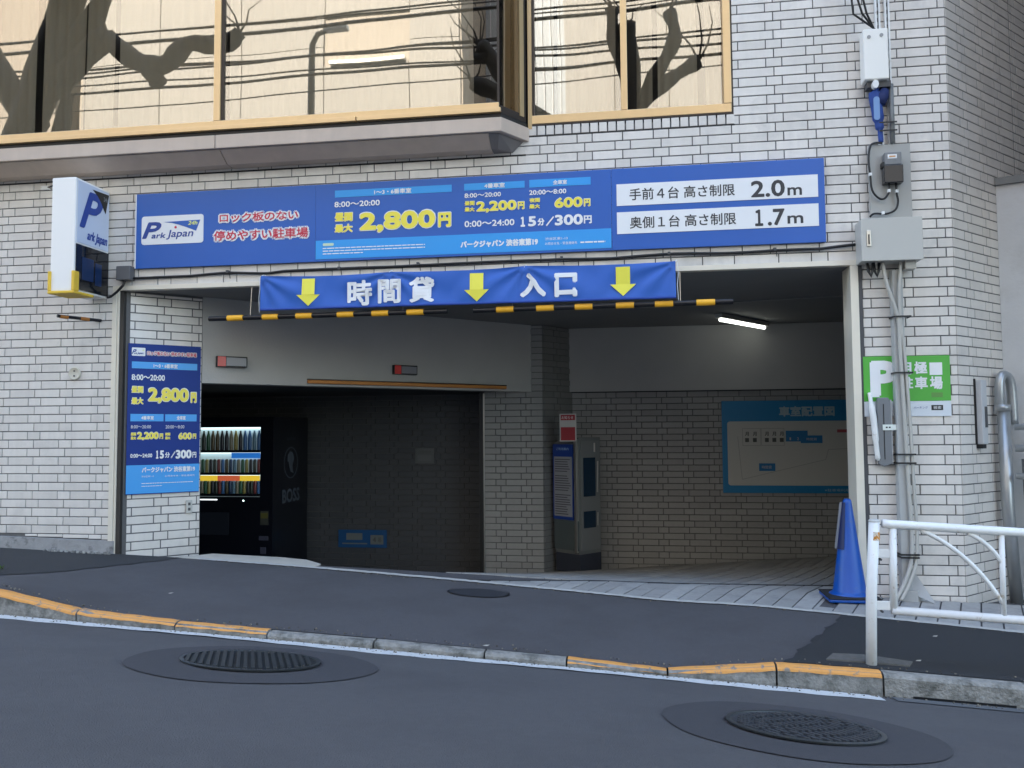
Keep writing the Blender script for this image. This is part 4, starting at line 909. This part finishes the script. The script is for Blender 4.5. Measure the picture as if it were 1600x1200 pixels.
for row, (zb_, n_, hh, kind_) in enumerate([(1.54, 14, .195, 'b'), (1.295, 16, .125, 'c'), (1.065, 18, .118, 'c')]):
    for i in range(n_):
        x = .130+i*(.70/(n_-1)); mi_ = (i*7+row*3) % len(BMs) if row else [0, 1, 0, 2, 2, 4, 4, 3, 7, 4, 5, 5, 6, 5][i]
        key = (kind_, mi_)
        if key not in bmesh_:
            mb = MB()
            if kind_ == 'b': mb.lathe([(.021, 0), (.0225, .01), (.0225, .13), (.019, .155), (.0105, .19), (.010, .212)], n=10)
            else: mb.lathe([(.018, 0), (.019, .006), (.019, .13), (.014, .145)], n=10)
            me = mb.mesh('bottle' if kind_ == 'b' else 'can', True); me.materials.append(BMs[mi_]); bmesh_[key] = me
        o = bpy.data.objects.new('sample_bottle' if kind_ == 'b' else 'sample_can', bmesh_[key]); COL.objects.link(o); o.parent = vm; o.location = (x, .018, zb_)
MB().box(.145, .36, -.004, -.0005, .995, 1.005).build('label_strip', emat('strip_white', (.8, .85, .9), .5), vm)
MB().yprism([(.665+.008*cos(a), .99+.008*sin(a)) for a in rng(0, 2*pi, pi/5)[:-1]], -.004, 0).build('indicator', emat('dot_green', (.6, .9, .8), 1.0), vm)
MB().box(.862, .955, -.004, 0, .73, .88).build('bill_slot', mat('slot_dim', (.06, .06, .05), .4), vm); MB().box(.868, .95, -.006, -.0045, .80, .86).build('slot_label', mat('slot_olive', (.12, .11, .03), .4), vm)
MB().box(.85, .955, -.004, 0, .565, .61).build('coin_return', mat('slot_violet', (.07, .07, .10), .4), vm); MB().box(.865, .93, -.004, 0, .42, .49).build('coin_cup', MATS['slot_violet'], vm)
MB().box(.12, .50, -.004, 0, .62, .86).build('delivery_door', mat('door_dim', (.02, .022, .03), .3), vm, bevel=.002)
vs_ = bpy.data.objects.new('side_panel', None); COL.objects.link(vs_); vs_.parent = vm; vs_.location = (1.001, 0, 0); vs_.rotation_euler.z = radians(90)
dimw = mat('logo_grey', (.10, .115, .14), .4)
text(vs_, 'BOSS', .24, .72, 1.015, .155, dimw, y=-.001, bold=.006)
R0 = MB()
c0 = (.47, 1.385)
R0.grid(lambda a, r: (c0[0]+(.175+.018*r)*cos(a), -.0015, c0[1]+(.165+.014*r)*sin(a)), rng(0, 2*pi, pi/20), [1, 0])
R0.build('logo_ring', dimw, vs_)
hd = [(c0[0]-.10, c0[1]+.02), (c0[0]-.06, c0[1]+.01), (c0[0]-.05, c0[1]-.03), (c0[0]-.02, c0[1]-.10), (c0[0]+.07, c0[1]-.12), (c0[0]+.04, c0[1]-.03), (c0[0]+.08, c0[1]+.04), (c0[0]+.05, c0[1]+.11), (c0[0]-.03, c0[1]+.13), (c0[0]-.09, c0[1]+.09)]
MB().yprism(hd, -.003, -.001).build('logo_head', dimw, vs_)
text(vs_, 'SUNTORY', .36, .60, 1.655, .028, dimw, y=-.001); 
# payment machine
pm = thing('payment_machine', 'grey parking payment machine with notices beside the tiled pillar', 'payment machine', (3.24, 2.78, zfloor(3.2, 2.9)), radians(-39))
pg = mat('machine_grey', (.17, .175, .17), .4, var=.03, vs=8); pd = mat('machine_dark', (.035, .04, .055), .5)
MB().box(-.36, 0, 0, .34, 0, .20).build('plinth', pd, pm)
MB().yprism([(-.365, .20), (.0, .20), (.0, 1.46), (-.22, 1.46), (-.365, 1.40)], -.004, .34).build('body', pg, pm, bevel=.004)
MB().box(-.365, -.004, -.02, -.0045, .24, .56).build('front_panel', mat('panel_olive', (.09, .11, .11), .4), pm)
MB().box(-.375, -.075, -.024, -.0045, .565, 1.385).build('notice_board', bprint_m, pm)
MB().box(-.355, -.085, -.027, -.0245, .60, 1.25).build('notice_sheet', mat('sheet_white', (.34, .35, .37), .5), pm)
nl = MB()
for k in range(24):
    if k in (6, 14): continue
    z = 1.225-k*.0258; nl.box(-.34, -.10-random.uniform(0, .07), -.029, -.0275, z-.010, z)
nl.build('notice_print', mat('print_grey', (.10, .10, .12), .5), pm)
text(pm, 'ご利用案内', -.32, -.13, 1.335, .03, mat('pale_print', (.3, .45, .65)), y=-.026, bold=.001)
MB().box(-.055, -.015, -.03, .0, .22, 1.44).build('edge_rail', steel_m, pm, bevel=.004)
MB().box(.0005, .012, .02, .32, .24, 1.42).build('side_door', mat('side_grey', (.20, .205, .20), .4), pm)
MB().box(.0125, .018, .05, .24, .48, .66).box(.0125, .018, .05, .24, .82, 1.24).build('slot_panel', mat('slot_navy', (.015, .035, .06), .2), pm)
MB().tube([(.025, .26, .86), (.035, .26, 1.2)], .009, 8).tube([(.025, .26, .50), (.03, .26, .64)], .009, 8).tube([(.025, .22, 1.30), (.025, .22, 1.40)], .009, 8).build('handle', steel_m, pm)
rs = thing('red_notice', 'red and white notice plate on top of the payment machine', 'sign', (3.20, 2.735, 1.06), radians(-15))
MB().box(-.17, .02, -.012, -.002, 0, .30).build('plate', mat('plate_cream', (.55, .53, .50), .5), rs)
MB().box(-.155, .008, -.0145, -.0125, .012, .155).box(-.155, .008, -.0145, -.0125, .23, .288).build('red_field', mat('notice_red', (.35, .02, .03), .4), rs)
text(rs, 'お知らせ', -.145, -.01, .258, .034, white_m, y=-.0155)
# layout map board
mp = thing('layout_map_board', 'blue bay layout map board on the back wall of the garage', 'sign', (4.81, 3.385, .469))
T, R_ = loc(mp, 4.81, .469)
mblue = mat('map_blue', (.01, .20, .42), .4)
MB().box(0, 1.50, -.012, .004, 0, 1.03).build('panel', mblue, mp, bevel=.002)
mw = mat('map_cream', (.52, .51, .46), .5)
R_(4.868, 6.27, .910, .715, mw, 'map_sheet', y=-.0145, yt=.002, rad=.03)
T('車室配置図', 5.433, 6.027, 1.375, .115, mat('map_lettering', (.35, .48, .52), .5), y=-.0145, bold=.005)
lnm = mat('map_line', (.33, .33, .30), .5); dk = mat('map_dark', (.08, .08, .07), .5)
for a0, a1 in ((5.030, 5.225), (5.235, 5.480)):
    for x in (a0, a1): R_(x, x+.006, 1.09, .19, lnm, 'bay_line', y=-.0155, yt=.0007)
    R_(a0, a1+.006, 1.187, .006, lnm, 'bay_line', y=-.0162, yt=.0005); R_(a0, a1+.006, .997, .006, lnm, 'bay_line', y=-.0162, yt=.0005)
for x in (5.06, 5.145, 5.275, 5.355, 5.435):
    T('月極', x-.0, x+.045, 1.125, .045, dk, y=-.0155, bold=.002) if False else T('月', x, x+.042, 1.127, .048, dk, y=-.0155, bold=.002)
    R_(x, x+.042, 1.058, .045, dk, 'bay_mark', y=-.0155, yt=.0007)
b2 = mat('map_bay_blue', (.02, .17, .38), .5)
R_(5.500, 5.735, 1.10, .12, b2, 'bay_block', y=-.0158, yt=.0008); R_(5.658, 5.890, 1.064, .085, b2, 'bay_block', y=-.0168, yt=.0008); R_(5.205, 5.380, .756, .085, b2, 'bay_block', y=-.0158, yt=.0008)
T('1', 5.54, 5.555, 1.07, .03, mw, y=-.018); T('2', 5.62, 5.64, 1.07, .03, mw, y=-.018); T('時間貸', 5.72, 5.83, 1.065, .03, mw, y=-.018); T('時間貸', 5.235, 5.34, .756, .035, mw, y=-.0175)
for P in ([(4.98, 1.10), (5.02, .62)], [(5.02, .62), (5.92, .84)], [(5.92, .84), (5.95, .95)], [(5.95, .95), (6.25, .965)]):
    (a, b), (c, d) = P; ln = sqrt((c-a)**2+(d-b)**2); nx, nz = -(d-b)/ln*.003, (c-a)/ln*.003
    MB().raw([(a-nx-4.81, -.0156, b-nz-.469), (c-nx-4.81, -.0156, d-nz-.469), (c+nx-4.81, -.0156, d+nz-.469), (a+nx-4.81, -.0156, b+nz-.469)], [(0, 1, 2, 3)]).build('outline', lnm, mp)
R_(6.047, 6.16, 1.154, .034, mat('map_red', (.35, .06, .07), .5), 'red_mark', y=-.0155, yt=.0007)
T('※駐車場利用規約', 5.90, 6.25, .503, .031, mat('map_lettering', (.35, .48, .52), .5), y=-.0145)
# plates on recess wall, colours dimmed to hold the bay's shade
for nm, lb, x0_, x1_, z0__, z1__, m_ in (('notice_plate', 'small grey notice plate on the dark back wall of the lower bay', 1.25, 1.48, .80, .98, mat('dim_plate', (.13, .13, .13), .5)), ('blue_plate', 'low blue notice plate on the dark back wall of the lower bay', .30, .90, -.20, .01, mat('dim_blue', (.008, .08, .22), .5))):
    t = thing(nm, lb, 'sign', (x0_, 3.388, z0__)); W_, H_ = x1_-x0_, z1__-z0__
    MB().box(0, W_, 0, .008, 0, H_).build('plate', m_, t)
    if nm == 'notice_plate':
        MB().box(.03, W_-.03, -.002, -.0005, .03, H_*.55).build('field', mat('dim_field', (.16, .16, .16), .5), t); text(t, '月極専用', .04, W_-.04, H_*.75, .035, dk, y=-.001)
    else:
        MB().box(.05, .36, -.002, -.0005, .04, .055).box(.10, .30, -.002, -.0005, .09, .17).box(.40, .56, -.002, -.0005, .04, .15).build('field', mat('dim_field2', (.18, .19, .18), .5), t)
        text(t, '4', .43, .47, .095, .06, dk, y=-.003, bold=.003); text(t, '番', .49, .54, .095, .06, dk, y=-.003)
# ------------------------------------------------------------------ pipes at the right
galv = mat('galvanised', (.42, .44, .45), .35, metal=.6, var=.08, vs=14)
pp = thing('galvanised_pipe', 'tall galvanised pipe with a hooked top against the neighbour wall', 'pipe', (6.50, .33, 0))
MB().tube(cr([(-.01, 0, 1.28), (-.005, -.02, 1.38), (.0, -.02, 1.50), (.03, .0, 1.565), (.08, .02, 1.54), (.10, .03, 1.45), (.105, .03, 1.20)]), .033, 14).build('hook', galv, pp, smooth=True)
MB().tube([(.015, -.03, 1.32), (.02, -.03, .6), (.045, -.05, -.1)], .042, 16).build('riser', galv, pp, smooth=True)
MB().tube([(.012, -.03, 1.30), (.013, -.03, 1.345)], .048, 16).build('collar', galv, pp, smooth=True)
p2 = thing('galvanised_pipe', 'second galvanised pipe standing behind the hooked pipe', 'pipe', (6.64, .30, 0))
MB().tube([(.02, 0, .95), (.03, 0, .5), (.08, -.03, -.1)], .036, 14).build('riser', mat('galv_dark', (.25, .26, .27), .4, metal=.5), p2, smooth=True)
for z, r in ((1.18, .022), (1.03, .026), (.83, .022)):
    t = thing('rail_pipe', {1.18: 'uppermost of the three horizontal galvanised pipes at the right edge', 1.03: 'middle and thickest of the three horizontal galvanised pipes', .83: 'lowest of the three horizontal galvanised pipes at the right edge'}[z], 'pipe', (6.55, .22, z), 0, 'horizontal galvanised pipes')
    MB().tube([(0, 0, 0), (1.6, -.55, 0)], r, 12).build('pipe', galv, t, smooth=True)
    if z != .83: MB().tube([(.06 if z > 1.1 else .15, -.02 if z > 1.1 else -.05, 0), (.10 if z > 1.1 else .2, -.035 if z > 1.1 else -.07, 0)], r+.01, 12).build('coupling', galv, t, smooth=True)
# grit and leaf crumbs along the kerb and wall foot
gt = MB(); random.seed(9)
for i in range(900):
    if i < 520: x = random.uniform(-.5, 6.2); y = -1.905-abs(random.gauss(0, .035)); z = zroad(x, y)+.004
    elif i < 760: x = random.uniform(-.5, 6.2); y = -1.82+abs(random.gauss(0, .03)); z = zwalk(x, y)+.004
    else: x = random.uniform(.5, 6.2); y = ap(x)-.03-abs(random.gauss(0, .02)); z = zwalk(x, y)+.004
    s = random.uniform(.0015, .0055); a = random.uniform(0, 6.28)
    P = [(x+s*cos(a+t)*random.uniform(.6, 1.3), y+s*sin(a+t)*random.uniform(.6, 1.3)) for t in (0, 1.6, 3.1, 4.7)]
    gt.prism(P, z-.002, z+s*.8)
tag(gt.build('grit', mat('grit_mix', (.16, .14, .11), .9, island=.8)), 'fine grit and leaf crumbs gathered along the kerb and the paving edge', 'grit', kind='stuff')
# weeds by the kerb, far left
wd = MB(); random.seed(4)
for i in range(160):
    x = random.uniform(-.75, -.27); y = random.uniform(-1.72, -1.35)+.15; z = zwalk(x, y); a = random.uniform(0, 6.28); h = random.uniform(.012, .045); s = random.uniform(.006, .014)
    cx_, sy_ = cos(a), sin(a)
    wd.raw([(x, y, z), (x+s*cx_-.5*s*sy_, y+s*sy_+.5*s*cx_, z+h*.6), (x+2*s*cx_, y+2*s*sy_, z+h), (x+s*cx_+.5*s*sy_, y+s*sy_-.5*s*cx_, z+h*.55)], [(0, 1, 2, 3)])
tag(wd.build('weeds', mat('weed_green', (.12, .20, .04), .7, island=.35)), 'low green weeds growing behind the orange kerb at left', 'weeds', kind='stuff')
for i, (x, y) in enumerate(((.92, -1.28), (3.05, -1.80), (5.55, -1.05), (5.28, -1.62))):
    s = random.uniform(.006, .011)
    tag(MB().raw([(x-s*2, y, zwalk(x, y)+.006), (x+s, y-s, zwalk(x, y)+.007), (x+s*2.4, y+s*.4, zwalk(x, y)+.012), (x-s*.6, y+s, zwalk(x, y)+.009)], [(0, 1, 2, 3)]).build('leaf_scrap', mat('litter', (.45, .42, .36), .7)), ['pale leaf scrap on the driveway asphalt at left', 'pale leaf scrap just behind the middle of the kerb', 'pale leaf scrap on the dark asphalt at right', 'pale leaf scrap beside the guard rail footing'][i], 'litter')
# ------------------------------------------------------------------ opposite side of the street (seen in the window glass)
opp = thing('beige_office_block', 'sunlit beige panelled building reflected in the bay window', 'building', (0, -17, 0))
bm1 = mat('beige_panel', (.235, .225, .205), .7, var=.03, vs=.5, objrand=.03)
def opp_panels(par, x0_, x1_, y, z1_, m, pw, phh, holes=()):
    x = x0_; 
    while x < x1_-.01:
        z = 0
        while z < z1_-.01:
            xe = min(x+pw, x1_); ze = min(z+phh, z1_)
            if not any(x < h[1] and xe > h[0] and z < h[3] and ze > h[2] for h in holes):
                MB().box(x+.012, xe-.012, y-.06, y, z+.012, ze-.012).build('panel', m, par)
            z += phh
        x += pw
MB().box(-13, -.95, -6, -.07, 0, 20).build('core', mat('opp_core', (.30, .27, .23), .9), opp)
opp_panels(opp, -12.9, -5.1, 0, 20, bm1, 2.6, 2.5); opp_panels(opp, -2.5, -1.0, 0, 20, bm1, 1.5, 2.5)
opp_panels(opp, -5.1, -2.5, 0, 11.9, bm1, 2.6, 2.38); opp_panels(opp, -5.1, -2.5, 0, 0, bm1, 2.6, 2.5)
mb = MB(); mb.box(-5.09, -2.51, -.06, 0, 13.45, 20); mb.build('panel', bm1, opp)
MB().box(-5.0, -2.55, -.16, -.12, 12.0, 13.4).build('dark_window', mat('opp_window', (.10, .09, .08), .6), opp)
MB().box(-4.9, -2.6, -.1, .10, 11.92, 12.02).build('sill', mat('opp_sill', (.8, .78, .7), .7), opp)
op2 = thing('pale_glass_tower', 'pale bluish building reflected at the right end of the bay window', 'building', (0, -21, 0))
MB().box(-3, 2.2, -6, 0, 0, 26).build('wall', mat('opp_pale', (.24, .27, .30), .5), op2)
for k in range(10): MB().box(-.8+k*.28, -.77+k*.28, 0.001, .06, 0, 26).build('mullion', mat('opp_mull', (.4, .42, .45), .5), op2)
op3 = thing('cream_apartment_block', 'sunlit cream building reflected in the side window', 'building', (0, -17.5, 0))
MB().box(1.9, 14, -6, -.07, 0, 20).build('core', mat('opp_core', (.30, .27, .23)), op3)
opp_panels(op3, 1.9, 13.9, 0, 20, mat('cream_panel', (.225, .217, .20), .7, objrand=.04), 1.5, 2.5)
MB().box(4.0, 9.0, .0, .35, 9.3, 9.5).box(4.0, 9.0, .0, .3, 7.5, 7.7).build('ledge', mat('opp_ledge', (.5, .45, .38), .7), op3)
op4 = thing('brown_office_block', 'brownish building reflected at the left edge of the bay window', 'building', (0, -16.5, 0))
MB().box(-24, -13.4, -6, 0, 0, 22).build('wall', mat('opp_brown', (.22, .19, .155), .7, var=.05, vs=.6), op4)
wirem = mat('wire_black', (.01, .01, .01), .6)
wl_ = ['topmost', 'second', 'third', 'fourth', 'fifth', 'sixth', 'seventh', 'lowest but one', 'lowest']
for i, (yp, r) in enumerate([(34, .014), (38, .02), (60, .034), (92, .018), (98, .022), (106, .018), (115, .016), (129, .026), (160, .012)]):
    z = 8.78-(yp-60)*.0126; sl_w = [0, .01, .012, 0, -.02, .015, -.01, .005, .018][i]
    tag(MB().tube([(x, -9+.15*(i % 3), z+sl_w*(x+3)+.0012*(x+3)**2) for x in rng(-22, 16, 1.5)], r, 6).build('overhead_wire', wirem, smooth=True), '%s of the overhead wires reflected in the bay window' % wl_[i], 'wire', 'overhead wires across the street')
lp = thing('street_lamp', 'grey street lamp post reflected in the bay window', 'street lamp', (-2.28, -9.2, 0))
MB().tube([(0, 0, 0), (0, 0, 4), (.02, 0, 8.7), (.12, 0, 8.9), (.3, 0, 8.95)], [.09, .08, .06, .055, .05], 10).build('post', mat('lamp_post', (.10, .10, .09), .5), lp, smooth=True)
MB().box(.25, .75, -.08, .08, 8.92, 9.02).build('lamp_head', mat('lamp_head', (.7, .7, .65), .4), lp, bevel=.02)
bark = mat('bark', (.035, .030, .024), .9, var=.2, vs=5)
def tree(label, base, limbs):
    t = thing('pruned_tree', label, 'tree', base, 0, 'pruned street trees')
    for i, (pts_, rs_) in enumerate(limbs):
        C_ = cr(pts_, 4); R = [rs_[0]+(rs_[-1]-rs_[0])*k/(len(C_)-1)+.02*sin(k*1.7+i) for k in range(len(C_))]
        MB().tube(C_, R, 10).build('trunk' if i == 0 else 'limb', bark, t, smooth=True)
        e = C_[-1]; random.seed(i*7+3)
        for k in range(3):
            d = Vector((random.uniform(-.5, .5), random.uniform(-.1, .1), random.uniform(.3, .9)))
            MB().tube([e, e+d*.4+Vector((.05, 0, 0)), e+d*.9, e+d*1.3+Vector((random.uniform(-.2, .2), 0, 0))], [.022, .016, .010, .006], 5).build('twig', bark, t)
    return t
tree('thick pruned tree reflected in the left part of the bay window', (-7.6, -8.2, 0),
     [([(0, 0, 0), (.1, 0, 3), (-.2, 0, 6), (.4, 0, 8), (1.0, .1, 9.6)], (.45, .30)), ([(.2, 0, 7), (-.5, 0, 8), (-1.2, .1, 9.5)], (.3, .2)), ([(.6, 0, 8.2), (1.4, 0, 9.0), (1.9, .1, 10.0)], (.22, .16)),
      ([(1.7, 0, 8.6), (2.3, 0, 8.15), (2.9, .05, 8.0), (3.4, .1, 8.35), (4.0, 0, 8.3), (4.35, 0, 8.55)], (.20, .13)), ([(.3, 0, 7.5), (1.2, 0, 8.3), (1.7, 0, 8.7)], (.22, .2)), ([(.1, 0, 5.5), (.7, 0, 6.6), (.9, 0, 7.6)], (.2, .12)), ([(2.6, 0, 8.0), (2.75, 0, 7.7)], (.2, .16))])
tree('forked pruned tree reflected in the side window', (3.9, -8.0, 0),
     [([(0, 0, 0), (.05, 0, 3), (0, 0, 5.5), (-.05, 0, 7.5), (-.1, 0, 8.3)], (.26, .15)), ([(0, 0, 6.6), (.35, 0, 7.3), (.7, .1, 7.9), (.62, .1, 8.4)], (.13, .10)), ([(.1, 0, 6.8), (.6, 0, 7.25), (1.1, 0, 7.55)], (.11, .12)),
      ([(-.05, 0, 5.6), (-1.2, 0, 6.3), (-2.2, .1, 6.9), (-2.75, .1, 7.15)], (.20, .13)), ([(-1.1, 0, 6.3), (-2.0, 0, 7.0), (-2.45, .1, 7.65), (-2.6, .1, 7.75)], (.15, .13)), ([(-2.4, .1, 7.6), (-2.7, .1, 7.6)], (.12, .08)), ([(-.05, 0, 7.2), (-.32, 0, 7.9), (-.36, 0, 8.6)], (.10, .12))])
